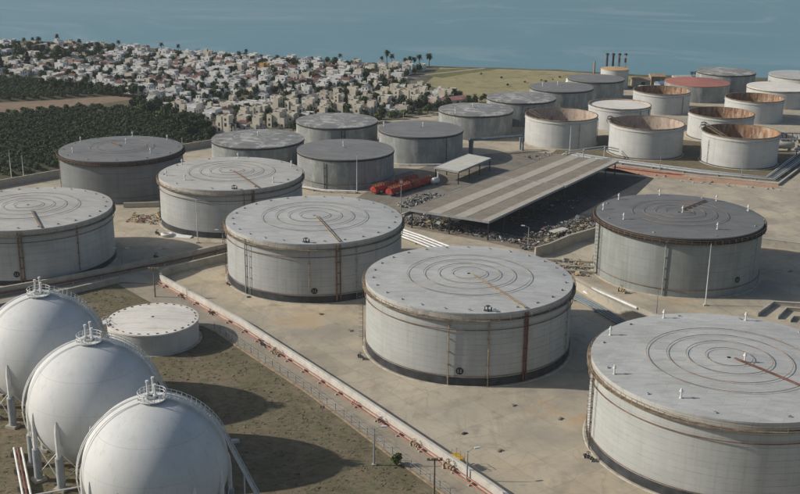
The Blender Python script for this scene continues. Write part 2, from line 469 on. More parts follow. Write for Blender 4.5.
sheet('concrete_apron', [(-66, 284), (-39.5, 252.5), (-10.4, 212), (16, 174), (45, 120), (260, 120), (330, 300), (330, 630), (190, 640), (112, 618), (75, 586), (36, 568), (10, 535), (-45, 496), (-80, 468), (-92, 452), (-117, 432), (-129, 406), (-145.5, 388), (-200, 330), (-150, 262), (-102, 264), (-76.7, 285)], .02, M['apron'])
sheet('dry_grass_yard', [(-46, 250.5), (-36.9, 238.3), (-21.2, 217.2), (-11.8, 203.4), (-1.7, 187.6), (6.9, 175.1), (30, 140), (-170, 120), (-190, 240), (-101.7, 261.5), (-78, 281), (-62, 266), (-57, 259)], .04, M['dry_grass'])
sheet('service_road', [(-62, 266), (-57, 259.2), (-46, 250.7), (-36.9, 238.5), (-21.2, 217.4), (-11.8, 203.6), (-1.7, 187.8), (6.9, 175.3), (30, 140.2), (42, 120), (47, 120), (16, 174), (-10.4, 211.8), (-39.5, 252.3), (-66, 283.9), (-77.5, 284)], .06, M['road'])
b = MB(); b.wall([(-61.6, 266), (-56.6, 259), (-45.7, 250.6), (-36.7, 238.4), (-21, 217.3), (-11.6, 203.5), (-1.5, 187.7), (7.1, 175.2), (30.2, 140)], .45, .22)
tag(b.build('kerb', M['rust_tan']), kind='structure')
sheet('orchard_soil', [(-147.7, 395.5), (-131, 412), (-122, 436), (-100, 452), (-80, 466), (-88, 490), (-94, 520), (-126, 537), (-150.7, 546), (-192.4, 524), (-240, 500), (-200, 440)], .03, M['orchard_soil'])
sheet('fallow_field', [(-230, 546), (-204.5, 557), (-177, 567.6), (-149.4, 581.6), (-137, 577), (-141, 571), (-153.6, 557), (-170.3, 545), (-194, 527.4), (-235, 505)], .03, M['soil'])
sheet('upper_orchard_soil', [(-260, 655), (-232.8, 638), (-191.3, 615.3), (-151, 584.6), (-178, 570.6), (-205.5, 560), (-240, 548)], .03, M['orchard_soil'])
sheet('orchard_track', [(-147.2, 393.4), (-130.2, 411.4), (-127.5, 406.5), (-145.0, 387.6), (-215, 318), (-220, 322)], .05, M['wall_conc'])
sheet('coastal_field', [(13.4, 632), (19, 660), (24, 698), (62, 694), (99.2, 688), (155, 664), (186, 644), (112.6, 621), (74.7, 589), (35.9, 571), (31, 592)], .03, M['field'])
sheet('town_ground', [(-420, 838), (-283, 801), (-211, 785), (-136, 752), (-66, 728), (-1.2, 704), (22, 697), (16, 660), (10, 632), (28, 590), (33.9, 571), (10, 537), (-45, 498), (-80, 470), (-94, 521), (-125, 540), (-137, 579), (-150, 586), (-191, 616.5), (-232, 639), (-262, 657), (-420, 720)], .025, M['town_ground'])
sheet('shore_lawn', [(16, 662), (21, 690), (46, 697), (60, 693), (42, 676), (24, 655)], .05, M['lawn'])
b = MB(); pts = [(-22, 655), (2, 657), (24, 675), (52, 697)]
for a, c in zip(pts[:-1], pts[1:]):
    d = (Vector(c) - Vector(a)).normalized(); n = Vector((-d.y, d.x)) * 1.7
    b.add([(a[0] - n.x, a[1] - n.y, .07), (c[0] - n.x, c[1] - n.y, .07), (c[0] + n.x, c[1] + n.y, .07), (a[0] + n.x, a[1] + n.y, .07)], [(0, 1, 2, 3)])
tag(b.build('shore_road', M['road']), kind='structure')
sheet('red_earth_verge', [(78, 422.5), (113, 407.0), (140, 397.5), (142.5, 402.6), (117, 415), (84, 431)], .05, M['red_earth'])
sheet('burnt_shade_ground', [(2.5, 357), (8, 345), (24, 331), (40, 322), (66, 343), (74, 362), (97, 411), (86, 425), (66, 437), (40, 408)], .05, M['burnt_shade'])  # dark sheet paints the canopy's cast shadow as well as burnt ground
sheet('wellyard_grass', [(63, 452), (82, 446), (118, 423), (150, 412), (176, 452), (152, 470), (120, 486), (92, 492), (70, 470)], .045, M['dry_grass'])

M['worn'] = concrete('worn', (.27, .245, .20), (.17, .155, .13), (.31, .26, .19), False, 3.0)
sheet('worn_yard', [(-16, 376), (-6, 360), (3, 344), (20, 368), (62, 430), (70, 447), (52, 458), (30, 447), (14, 432), (-4, 408)], .035, M['worn'])
sheet('debris_ground', [(-3, 352), (2.5, 341), (24, 328), (40, 316), (66, 342), (40, 330), (20, 345), (4, 357)], .06, M['worn'])
# low tufts of dry grass over the yard
random.seed(11)
def in_poly(x, y, P):
    ins = False; j = len(P) - 1
    for i in range(len(P)):
        if (P[i][1] > y) != (P[j][1] > y) and x < (P[j][0] - P[i][0]) * (y - P[i][1]) / (P[j][1] - P[i][1]) + P[i][0]: ins = not ins
        j = i
    return ins
yard = [(-46, 250), (-37.4, 238), (-21.8, 217), (-12.3, 203), (-2.2, 187.2), (6.4, 174.8), (12, 165), (-75, 158), (-105, 215), (-101.7, 261), (-78, 280), (-62.5, 265.5), (-57.5, 258.5)]
b = MB(); nt_ = 0
while nt_ < 7000:
    x, y = random.uniform(-105, 12), random.uniform(158, 281)
    if not in_poly(x, y, yard) or math.hypot(x + 58.5, y - 244.5) < 11: continue
    nt_ += 1
    h = random.uniform(.05, .14) * (1.8 if random.random() < .05 else 1)
    for q in range(2):
        a = random.uniform(0, PI); w = random.uniform(.2, .5)
        dx, dy = math.cos(a) * w, math.sin(a) * w; lx, ly = random.uniform(-.4, .4), random.uniform(-.4, .4)
        b.add([(x - dx, y - dy, .03), (x + dx, y + dy, .03), (x + dx * .7 + lx, y + dy * .7 + ly, h), (x - dx * .7 + lx, y - dy * .7 + ly, h * .8)], [(0, 1, 2, 3)])
tag(b.build('dry_grass_tufts', M['dry_grass']), 'dry brown grass tufts covering the yard round the white spheres', 'grass', kind='stuff')

# ------------------------------------------------------------------ storage tanks
def ring_path(r, z, n=72):
    return [(r * math.cos(2 * PI * i / n), r * math.sin(2 * PI * i / n), z) for i in range(n)]

hm = MB(); hm.box((0, 0, .13), (.62, .3, .26)); hm.cyl((0, 0, .26), .12, .12, 8)
HATCH = hm.mesh('vent_hatch', M['metal_grey'])
vm = MB(); vm.cyl((0, 0, 0), .34, .25, 10); vm.cyl((0, 0, .25), .20, 1.0, 8); vm.cyl((0, 0, 1.25), .46, .18, 10, .40); vm.cyl((0, 0, 1.43), .28, .42, 10, .2)
MUSH = vm.mesh('roof_vent', M['metal_white'], 40)
vm = MB(); vm.cyl((0, 0, 0), .3, .5, 10); vm.cyl((0, 0, .5), .14, .9, 8); vm.cyl((0, 0, 1.2), .5, .12, 10); vm.tube([(-.9, .1, .3), (.9, .1, .3)], .12, 6); vm.cyl((.8, .1, 0), .16, .9, 6); vm.cyl((-.6, .3, 0), .10, 1.1, 6); vm.tube([(-.9, .5, 1.0), (.9, .5, 1.0)], .04, 5)
GAUGE = vm.mesh('gauge_platform', M['metal_dark'])

def make_tank(x, y, r, h, label, shell='shell_white', roof='roof_pale', rim='walk', band=2.0, rings=(), radial=None, risers=(), hatches=0, vents=(),
              gauge=None, disc=None, spray=None, ladder=None, open_top=False, inner='rust_inner', detail=1, pitch=.035, name='storage_tank', group='cylindrical storage tanks', inladder=None, floor_z=None, ring_mat='ring_tan', low_pipe=False):
    t = thing(name, label, 'storage tank', (x, y, .02), 0, group)
    n = 128 if detail else 72
    rise = r * pitch
    h1 = h - rise if not open_top else h
    # shell: courses of plate, each its own ring
    if detail:
        nc = 7; z0 = 0
        for i in range(nc):
            za = h1 * i / nc; zb = h1 * (i + 1) / nc; rr = r - .012 * i
            MB().lathe([(rr - .05, za), (rr, za + .05), (rr, zb - .03), (rr - .05, zb)], n).build('shell_course', M[shell], t, 40)
    else:
        prof = []; nc = 6
        for i in range(nc):
            za = h1 * i / nc; zb = h1 * (i + 1) / nc
            prof += [(r - .04, za), (r, za + .06), (r, zb - .06), (r - .04, zb)]
        MB().lathe(prof, n).build('shell', M[shell], t, 30)
    # footing
    MB().lathe([(r - .2, .16), (r + .55, .16), (r + .75, 0)], n).build('footing', M['footing'], t, 30)
    if band:
        MB().lathe([(r + .01, band), (r + .10, band), (r + .10, .17), (r + .01, .17)], n).build('base_band', M['band_dark'], t, 30)
    # roof
    if not open_top:
        MB().lathe([(r + .12, h1 - .35), (r + .12, h1), (r * .66, h1 + rise * .42), (r * .33, h1 + rise * .8), (.4, h)], n).build('roof', M[roof], t, 30)
        def rz(q): 
            q = q / r
            return h1 + (rise * (1 - q) / .34 * .42 if q > .66 else rise * (.42 + (.66 - q) / .33 * .38) if q > .33 else rise * (.8 + (.33 - q) / .33 * .2))
    else:
        MB().lathe([(r - .18, .6), (r - .18, h)], n).build('inner_wall', M[inner], t, 30)
        fz = floor_z if floor_z is not None else h * .30
        MB().lathe([(r - .2, fz), (r * .5, fz - .05), (.02, fz - .05)], n).build('floating_roof', M['rust_floor'] if floor_z is None else M[roof], t, 30)
        MB().lathe([(r - .20, h - .02), (r - .20, h + .12), (r + .28, h + .12), (r + .28, h - .25), (r, h - .25)], n).build('rim', M['rim_brown'], t, 30)
        MB().lathe([(r, h - 1.35), (r + .3, h - 1.32), (r + .3, h - 1.40), (r, h - 1.5)], n).build('wind_girder', M[shell], t, 30)
    # rim walkway
    if rim == 'walk':
        zw = h1 - 1.55
        MB().lathe([(r, zw), (r + .85, zw + .02), (r + .85, zw - .14), (r, zw - .3)], n).build('walkway', M['rim_brown'], t, 30)
        b = MB(); b.tube(ring_path(r + .8, zw + 1.05, 96), .05, 5, True); b.tube(ring_path(r + .8, zw + .55, 96), .04, 5, True)
        for i in range(60):
            a = 2 * PI * i / 60; b.box(((r + .8) * math.cos(a), (r + .8) * math.sin(a), zw + .53), (.09, .09, 1.05), a)
        b.build('railing', M['rust_tan'], t)
        MB().lathe([(r + .015, zw + .05), (r + .05, zw + .05), (r + .05, h1 - .36), (r + .015, h1 - .36)], n).build('rim_band', M['roof_tan'], t, 30)
    elif rim == 'black':
        zw = h1 - 1.55
        MB().lathe([(r + .015, zw), (r + .95, zw + .02), (r + .95, zw - .12), (r + .015, zw - .35)], n).build('walkway', M['rim_black'], t, 30)
        MB().lathe([(r + .015, zw + .06), (r + .06, zw + .06), (r + .06, h1 - .36), (r + .015, h1 - .36)], n).build('rim_band', M['rim_black'], t, 30)
        b = MB(); b.tube(ring_path(r + .9, zw + 1.05, 96), .07, 5, True); b.tube(ring_path(r + .9, zw + .5, 96), .06, 5, True)
        for i in range(72):
            a = 2 * PI * i / 72; b.box(((r + .9) * math.cos(a), (r + .9) * math.sin(a), zw + .53), (.12, .12, 1.05), a)
        b.build('railing', M['rust_pipe'], t)
    elif rim == 'lip':
        MB().lathe([(r + .01, h1 - .9), (r + .22, h1 - .85), (r + .22, h1 - .4), (r + .01, h1 - .38)], n).build('rim_band', M['rim_black'] if shell in ('shell_weathered', 'shell_steel') else M['rim_brown'], t, 30)
    if spray:
        zs = h * spray
        MB().tube(ring_path(r + .28, zs, 96), .10, 6, True).build('spray_pipe', M['rust_pipe'], t, 60)
    if low_pipe:
        MB().tube(ring_path(r + .20, band + .35 if band else 2.2, 96), .08, 6, True).build('foot_pipe', M['rust_pipe'], t, 60)
    for q in rings:
        MB().tube([(px, py, rz(q * r) + .30) for px, py, _ in ring_path(q * r, 0, 80)], .055, 6, True).build('ring_pipe', M[ring_mat], t, 60)
    if radial is not None:
        a, q0, q1, w, mt = radial
        ca, sa = math.cos(R(a)), math.sin(R(a))
        b = MB()
        qs = [q0, q0 + (q1 - q0) * .35, q0 + (q1 - q0) * .7, q1]
        for dq in (-.5, .5):
            b.tube([(q * r * ca - dq * w * sa, q * r * sa + dq * w * ca, rz(q * r) + .34) for q in qs], .11, 6)
        b.build('radial_pipe', M[mt], t, 60)
    for (a, w, mt, z0, z1) in risers:
        ca, sa = math.cos(R(a)), math.sin(R(a)); b = MB()
        k = 2 if w > .3 else 1
        for j in range(k):
            da = (j - (k - 1) / 2) * w / r * 1.1; aa = R(a) + da
            rr = r + .30
            b.tube([(rr * math.cos(aa), rr * math.sin(aa), z0), (rr * math.cos(aa), rr * math.sin(aa), z1)], min(.18, .5 * w), 6)
        for zz in range(int(z0) + 2, int(z1), 3):
            b.box(((r + .16) * ca, (r + .16) * sa, zz), (.35, w * 1.5 + .2, .12), R(a))
        b.build('riser_pipe', M[mt], t, 60)
    for i in range(hatches):
        a = 2 * PI * (i + .3) / hatches; q = r * .93
        link('vent_hatch', HATCH, t, (q * math.cos(a), q * math.sin(a), rz(q) - .02), a + 1.2)
    for (a, q) in vents:
        link('roof_vent', MUSH, t, (q * r * math.cos(R(a)), q * r * math.sin(R(a)), rz(q * r) - .05), 0, (.8, .8, 1.05))
    if gauge is not None:
        q = r * .955; link('gauge_platform', GAUGE, t, (q * math.cos(R(gauge)), q * math.sin(R(gauge)), rz(q) - .05), R(gauge) + 1.57)
    if disc is not None:
        a, z = disc; dr = .82
        b = MB(); ax = Vector((math.cos(R(a)), math.sin(R(a)), 0)); tx = Vector((-math.sin(R(a)), math.cos(R(a)), 0)); o = ax * (r + .16)
        nn = 24; ff = [o + tx * (dr * math.cos(2 * PI * i / nn)) + Vector((0, 0, z + dr * math.sin(2 * PI * i / nn))) for i in range(nn)]
        bk = [p - ax * .14 for p in ff]
        b.add(ff + bk, [tuple(range(nn))] + [(i, i + nn, (i + 1) % nn + nn, (i + 1) % nn) for i in range(nn)])
        d = b.build('number_disc', M['black_paint'], t)
        # worn pale figures, no longer legible in the photograph
        b = MB()
        for s_ in (-.30, .26):
            for (zz, hh, ww, dx) in ((.06, .6, .13, 0), (.30, .12, .30, .06), (-.24, .12, .32, .04)):
                cc = o + ax * .02 + tx * (s_ + dx * (1 if s_ > 0 else -1)); b.box((cc.x, cc.y, z + zz), (.04, ww, hh), R(a))
        b.build('worn_figures', M['metal_grey'], d)
    if ladder is not None:
        a = R(ladder); b = MB(); rr = r + .7
        tx = Vector((-math.sin(a), math.cos(a), 0)); o = Vector((rr * math.cos(a), rr * math.sin(a), 0))
        top = h1 - 1.5
        for s_ in (-.28, .28):
            p = o + tx * s_; b.tube([(p.x, p.y, .2), (p.x, p.y, top + 1)], .06, 5)
        z = .6
        while z < top:
            p = o - tx * .28; q = o + tx * .28; b.tube([(p.x, p.y, z), (q.x, q.y, z)], .035, 4); z += .6
        z = 2.6
        while z < top:
            b.tube([(o.x + .42 * math.cos(a) + .5 * math.cos(tt), o.y + .42 * math.sin(a) + .5 * math.sin(tt), z) for tt in [2 * PI * i / 10 for i in range(10)]], .04, 4, True); z += 1.1
        b.build('caged_ladder', M['metal_dark'] if shell != 'shell_bright' else M['rust_pipe'], t)
    if inladder is not None:
        a = R(inladder); b = MB(); tx = Vector((-math.sin(a), math.cos(a), 0))
        p0 = Vector(((r + .1) * math.cos(a), (r + .1) * math.sin(a), h + 1.3)); p1 = Vector((r * .30 * math.cos(a), r * .30 * math.sin(a) - r * .1, h - 4.2))
        for s_ in (-.5, .5): b.tube([p0 + tx * s_, p1 + tx * s_], .2, 5); b.tube([p0 + tx * s_ + Vector((0, 0, 1)), p1 + tx * s_ + Vector((0, 0, 1))], .12, 5)
        for i in range(14): q = p0.lerp(p1, (i + .5) / 14); b.tube([q - tx * .5, q + tx * .5], .08, 4)
        b.build('rolling_ladder', M['rim_brown'], t)
        b = MB(); b.box((p0.x, p0.y, h + .9), (1.8, 1.8, .18), a); b.box((p0.x, p0.y, h + 2.0), (1.8, 1.8, .1), a)
        for sx in (-.8, .8):
            for sy in (-.8, .8): b.beam((p0.x + sx * 1.5, p0.y + sy * 1.5, h - .6), (p0.x + sx * .9, p0.y + sy * .9, h + 2.0), .16, .16)
        b.build('landing', M['metal_dark'], t)
    return t

RG = (.60, .44, .30, .17)
# nearest big tanks
make_tank(16.1, 243.3, 24.0, 17.8, 'big pale grey tank in the middle foreground with a tan radial pipe on its roof', rings=RG, radial=(-62, .06, .985, .5, 'rust_tan'),
          risers=((-62, .55, 'rust_red', .3, 16.4), (-103, .22, 'rust_tan', .3, 15.5), (-82.5, .25, 'rust_tan', .3, 15.8), (-26, .2, 'rust_tan', 2, 15.5)),
          hatches=26, gauge=-83, disc=(-97, 3.6), spray=.74, ladder=-176, low_pipe=True, shell='shell_white')
make_tank(63.0, 194.6, 25.8, 18.0, 'huge tank cut by the right edge with white roof vents and thin red ring pipes', rings=(.60, .45, .31, .17), radial=(-52, .05, .985, .35, 'rust_red'),
          risers=((-59, .22, 'rust_pipe', .3, 16), (-176, .2, 'rust_pipe', .3, 16), (-33, .5, 'rust_red', .3, 16)),
          hatches=12, vents=((148, .93), (196, .93), (232, .83), (108, .92), (66, .92), (20, .93), (-40, .12)), gauge=-67, disc=(-67, 3.7), spray=.73, ladder=-172, low_pipe=True, shell='shell_white', ring_mat='ring_red')
make_tank(-23.8, 293.9, 24.2, 17.1, 'pale grey tank left of the middle with a wide rusty pipe down its front', roof='roof_pale', rings=RG, radial=(-70, .05, .985, .55, 'rust_tan'),
          risers=((-71, .9, 'rust_pipe', .3, 15.8), (-134, .3, 'metal_grey', .3, 15.5), (-130, .15, 'metal_grey', .3, 15.5), (-89, .18, 'rust_tan', 3, 15.5), (-59, .16, 'metal_grey', .3, 15.5)),
          hatches=26, gauge=-91, disc=(-86, 3.5), spray=.74, ladder=-177, low_pipe=True, shell='shell_pale')
make_tank(-55.2, 349.1, 23.0, 16.3, 'pale tank with ring pipes between the dark-roofed tank and the rusty-piped tank', roof='roof_tan', rings=RG, radial=(-60, .1, .985, .3, 'rust_pipe'),
          risers=((-65, .5, 'rust_red', 3, 15), (-72, .2, 'rust_pipe', 3, 15), (-165, .15, 'metal_dark', .3, 16)),
          hatches=10, vents=((150, .9), (196, .9), (222, .75), (92, .9), (28, .92), (-40, .86)), gauge=-79, spray=.74, ladder=178, shell='shell_pale')
make_tank(-106.4, 303.8, 23.3, 16.5, 'pale tank cut by the left edge with ring pipes and a brown wall pipe', roof='roof_tan', rings=RG, radial=(-64, .3, .985, .4, 'rust_pipe'),
          risers=((-78, .8, 'rust_pipe', .3, 15.2), (-40, .25, 'rust_pipe', 2, 15)), hatches=26, disc=(-82, 3.4), spray=.74, band=1.6, shell='shell_pale')
make_tank(78.6, 299.7, 22.9, 17.5, 'greenish grey tank with dark roof, black rim and white vents on the right', shell='shell_green', roof='roof_dark', rim='black', band=0, rings=(.58, .44, .30, .17), radial=(52, .1, .8, .5, 'rust_pipe'),
          risers=((-111, .3, 'metal_grey', .3, 15.4), (-39, .2, 'metal_grey', 3, 15.4), (-171, .25, 'rust_pipe', .3, 15)),
          vents=((132, .92), (168, .92), (200, .78), (92, .93), (46, .92), (12, .93), (-66, .72), (-20, .04)), hatches=8, disc=(-58, 4.2), ladder=-168, low_pipe=True, ring_mat='ring_red')
make_tank(-99.9, 386.0, 21.5, 15.8, 'dark grey tank with black rim beside the orchard', shell='shell_steel', roof='roof_mid', rim='black', band=0, rings=(.52, .4), radial=(130, .05, .4, .4, 'rust_pipe'),
          risers=((-170, .3, 'rust_tan', .3, 14),), vents=((150, .93), (92, .93), (48, .93), (-150, .8), (-35, .7), (85, .25)), hatches=12, low_pipe=True)
# the weathered grey row behind
make_tank(-55.9, 422.9, 17.9, 12.0, 'grey tank with mottled pale roof partly hidden behind the ring-piped pale tank', shell='shell_weathered', roof='roof_mottled', rim='lip', band=0, detail=0, vents=((95, .1),))
make_tank(-20.8, 405.2, 18.1, 12.0, 'grey tank with plain dark roof behind the rusty-piped tank', shell='shell_weathered', roof='roof_mid', rim='lip', band=0, detail=0, vents=((110, .15),), risers=((-112, .3, 'metal_dark', .3, 10),), hatches=0, low_pipe=True)
make_tank(-27.3, 461.5, 17.2, 12.0, 'grey tank with whitish blotched roof nearest the town', shell='shell_weathered', roof='roof_mottled', rim='lip', band=0, detail=0, risers=((-78, 1.2, 'metal_dark', .3, 11),))
make_tank(8.1, 445.4, 17.2, 12.0, 'grey tank with grey blotched roof beside the small canopy', shell='shell_weathered', roof='roof_mid', rim='lip', band=0, detail=0, vents=((165, .92), (60, .1)), risers=((-55, .2, 'metal_dark', .3, 11),))
make_tank(33.5, 492.9, 16.7, 11.6, 'grey tank with white mottled roof behind the overhead pipe', shell='shell_weathered', roof='roof_mottled', rim='lip', band=0, detail=0, vents=((120, .15), (-130, .9)))
make_tank(57.1, 523.9, 16.4, 12.0, 'grey tank with pale mottled roof at the edge of the coastal field', shell='shell_weathered', roof='roof_mottled', rim='lip', band=0, detail=0)
make_tank(80.8, 556.1, 15.9, 12.0, 'bluish grey tank with flat grey roof behind the ladder tank', shell='shell_weathered', roof='roof_mid', rim='lip', band=0, detail=0, vents=((180, .6), (120, .2)))
make_tank(103.2, 586.0, 14.8, 12.0, 'bluish grey tank with dark roof in front of the small white tank', shell='shell_weathered', roof='roof_mid', rim='lip', band=0, detail=0)
make_tank(120.6, 626.1, 7.8, 11.4, 'small white tank with ochre roof below the four chimneys', shell='shell_bright', roof='roof_ochre', rim=None, band=0, detail=0, pitch=.06)
# the white and rusty group on the right
make_tank(69.8, 476.1, 15.6, 12.2, 'open white tank with rolling ladder and brown inner wall beside the big canopy', shell='shell_bright', rim=None, band=0, open_top=True, inner='rust_pale', detail=0, inladder=162, risers=((-68, .2, 'rust_tan', .3, 11), (-8, .25, 'metal_grey', .3, 11)), group='open-topped storage tanks')
make_tank(102.5, 514.4, 14.4, 10.3, 'white tank with stained white floating roof near its rim', shell='shell_bright', roof='roof_white', rim=None, band=0, open_top=True, floor_z=9.7, inner='rust_pale', detail=0, risers=((-60, .2, 'rust_pipe', .3, 9), (-35, .2, 'metal_dark', .3, 9.5)), group='open-topped storage tanks')
make_tank(103.0, 456.9, 15.3, 12.7, 'open white tank with pale pinkish inside and ladder landing at its left rim', shell='shell_bright', rim=None, band=.5, open_top=True, inner='rust_pale', detail=0, inladder=172, group='open-topped storage tanks')
make_tank(131.6, 556.1, 14.1, 10.3, 'open white tank with rust-flaked inside in front of the red roof', shell='shell_bright', rim=None, band=0, open_top=True, inner='rust_inner', detail=0, risers=((-55, .3, 'rust_tan', .3, 9),), group='open-topped storage tanks')
make_tank(159.2, 594.0, 17.1, 10.4, 'grey tank with brick red roof', shell='shell_weathered', roof='roof_red', rim=None, band=0, detail=0, pitch=.09)
make_tank(182.8, 623.4, 16.2, 11.0, 'grey tank with half pale roof behind the red-roofed tank', shell='shell_weathered', roof='roof_mottled', rim='lip', band=0, detail=0)
make_tank(144.0, 491.9, 14.3, 10.9, 'open white tank with dark brown inside in the middle of the rusty group', shell='shell_bright', rim=None, band=.5, open_top=True, inner='rust_inner', detail=0, group='open-topped storage tanks')
make_tank(137.9, 441.5, 15.2, 12.5, 'nearest open white tank with orange rusty inside', shell='shell_bright', rim=None, band=.5, open_top=True, inner='rust_inner', detail=0, inladder=150, risers=((-158, .2, 'metal_grey', .3, 10),), group='open-topped storage tanks')
make_tank(171.9, 534.4, 13.8, 10.7, 'open white tank with bright orange streaks inside near the right edge', shell='shell_bright', rim=None, band=0, open_top=True, inner='rust_inner', detail=0, group='open-topped storage tanks')
make_tank(197.9, 577.1, 16.3, 10.0, 'white tank with stained tan roof cut by the right edge', shell='shell_bright', roof='roof_white', rim='lip', band=0, detail=0)
make_tank(226, 627, 17, 9.0, 'farthest white tank at the right edge by the sea', shell='shell_bright', roof='roof_pale', rim='lip', band=0, detail=0)

# low white tank beside the spheres
t = make_tank(-58.5, 244.5, 10.6, 5.7, 'low white tank with dark slots round its roof edge behind the spheres', shell='shell_bright', roof='roof_white', rim=None, band=0, detail=0, pitch=.05, group='cylindrical storage tanks')
b = MB()
for i in range(30):
    a = 2 * PI * i / 30
    MB().box((10.0 * math.cos(a), 10.0 * math.sin(a), 5.30), (.22, .40 + .3 * ((i * 7) % 5) / 4, .12), a).build('vent_slot', M['metal_dark'], t)
b = MB()
for i in range(14):
    a = R(100 + i * 8); z = .3 + i * .42
    b.box((11.2 * math.cos(a), 11.2 * math.sin(a), z), (1.0, 1.5, .08), a)
for rr_ in (10.75, 11.7):
    b.tube([(rr_ * math.cos(R(100 + i * 8)), rr_ * math.sin(R(100 + i * 8)), 1.2 + i * .42) for i in range(14)], .05, 5)
    for i in range(14): b.box((rr_ * math.cos(R(100 + i * 8)), rr_ * math.sin(R(100 + i * 8)), .75 + i * .42), (.06, .06, .95))
b.build('stair', M['metal_white'], t)

# ------------------------------------------------------------------ gas spheres
SR, SZ = 11.75, 12.1
def make_sphere(x, y, label, stair_az, pipe_az):
    t = thing('gas_sphere', label, 'gas sphere', (x, y, .04), 0, 'white gas spheres on legs')
    prof = [(max(.01, SR * math.cos(R(a))), SZ + SR * math.sin(R(a))) for a in range(-90, 91, 3)]
    o = MB().lathe([(q, z - SZ) for q, z in prof], 96).build('sphere_shell', M['sphere'], t, 60)
    o.location = (0, 0, SZ)
    nl = 12
    pos = [(SR * math.cos(2 * PI * (i + .4) / nl), SR * math.sin(2 * PI * (i + .4) / nl)) for i in range(nl)]
    up_ = MB(); up_.lathe([(.44, 6.0), (.44, SZ - 1.2), (.26, SZ + .4), (.03, SZ + 1.2)], 14); UP = up_.mesh('leg', M['metal_white'], 40)
    sl = MB(); sl.lathe([(.74, .5), (.74, 6.3), (.5, 6.5)], 14); SL = sl.mesh('fireproof_sleeve', M['sleeve'], 40)
    ft = MB(); ft.box((0, 0, .25), (2.2, 2.2, .5)); FT = ft.mesh('foot_block', M['wall_conc'])
    for i, (px, py) in enumerate(pos):
        l = link('leg', UP, t, (px, py, 0)); link('fireproof_sleeve', SL, l); link('foot_block', FT, l, (0, 0, 0), math.atan2(py, px))
    for i in range(nl):
        a, c = pos[i], pos[(i + 1) % nl]
        for (z0, z1) in ((1.2, 7.6), (7.6, 1.2)):
            MB().tube([(a[0], a[1], z0), (c[0], c[1], z1)], .09, 6).build('cross_brace', M['metal_white'], t, 60)
    # crown platform
    zt = SZ + SR
    b = MB(); b.lathe([(1.0, zt + .30), (2.3, zt + .30), (2.3, zt + .16), (1.0, zt + .16), (1.0, zt + .30)], 32)
    for i in range(8): a = 2 * PI * i / 8; b.box((2.0 * math.cos(a), 2.0 * math.sin(a), zt - .1), (.15, .15, .7), a)
    pl = b.build('crown_platform', M['metal_white'], t, 30)
    b = MB()
    for zz in (.85, 1.4): b.tube([(2.25 * math.cos(2 * PI * i / 32), 2.25 * math.sin(2 * PI * i / 32), zt + zz) for i in range(32)], .05, 5, True)
    for i in range(16): a = 2 * PI * i / 16; b.box((2.25 * math.cos(a), 2.25 * math.sin(a), zt + .85), (.07, .07, 1.1), a)
    b.build('railing', M['metal_white'], pl)
    for (dx, dy, hh) in ((-.7, .2, 3.2), (.1, .7, 3.6), (.6, -.3, 2.8)):
        b = MB(); b.cyl((dx, dy, zt - .2), .18, hh, 8); b.cyl((dx, dy, zt + .7), .34, .3, 8); b.cyl((dx, dy, zt + hh - .4), .26, .35, 8)
        b.build('relief_valve', M['metal_white'], t, 40)
    MB().lathe([(1.0, zt - .15), (1.0, zt + .5), (.2, zt + .55)], 20).build('manhole', M['metal_grey'], t, 40)
    # stair down the far right flank, then free to the ground
    az = R(stair_az); ca, sa = math.cos(az), math.sin(az); tx = Vector((-sa, ca, 0))
    P = []
    for th in range(10, 75, 4): P.append(((SR + .7) * math.sin(R(th)), SZ + (SR + .7) * math.cos(R(th))))
    last = P[-1]; k = math.tan(R(66)); gl = last[0] + (last[1] - .3) / k
    P += [(lerp(last[0], gl, i / 12), lerp(last[1], .3, i / 12)) for i in range(1, 13)]
    P3 = [Vector((d * ca, d * sa, z)) for d, z in P]
    b = MB(); rl = MB(); tr = MB()
    for s_ in (-.6, .6):
        b.tube([p + tx * s_ for p in P3], .11, 5)
        rl.tube([p + tx * s_ + Vector((0, 0, 1.05)) for p in P3], .055, 5); rl.tube([p + tx * s_ + Vector((0, 0, .55)) for p in P3], .04, 5)
        for p in P3: rl.tube([p + tx * s_, p + tx * s_ + Vector((0, 0, 1.05))], .045, 4)
    for a, c in zip(P3[:-1], P3[1:]):
        kk = max(2, int((a - c).length / .42))
        for i in range(kk):
            q = a.lerp(c, (i + .5) / kk); tr.box(q, (.30, 1.15, .05), az)
    for i in (len(P3) - 9, len(P3) - 5):
        q = P3[i]; b.tube([q + tx * .6, Vector((q.x, q.y, .1)) + tx * .6], .08, 5); b.tube([q - tx * .6, Vector((q.x, q.y, .1)) - tx * .6], .08, 5)
    st = b.build('stair', M['metal_white'], t)
    rl.build('handrail', M['metal_white'], st); tr.build('treads', M['metal_white'], st)
    # drench pipes over the near flank
    for da in (-2.2, 2.2):
        a = R(pipe_az + da)
        MB().tube([((SR + .85) * math.sin(R(th)) * math.cos(a), (SR + .85) * math.sin(R(th)) * math.sin(a), SZ + (SR + .85) * math.cos(R(th))) for th in range(10, 118, 4)], .10, 6).build('drench_pipe', M['metal_white'], t, 60)
    return t
make_sphere(-39.5, 161.2, 'nearest white gas sphere at the lower left', 4, 203)
make_sphere(-56.0, 185.0, 'middle of the three white gas spheres', 8, 205)
make_sphere(-72.8, 209.2, 'farthest white gas sphere, cut by the left edge', 10, 210)

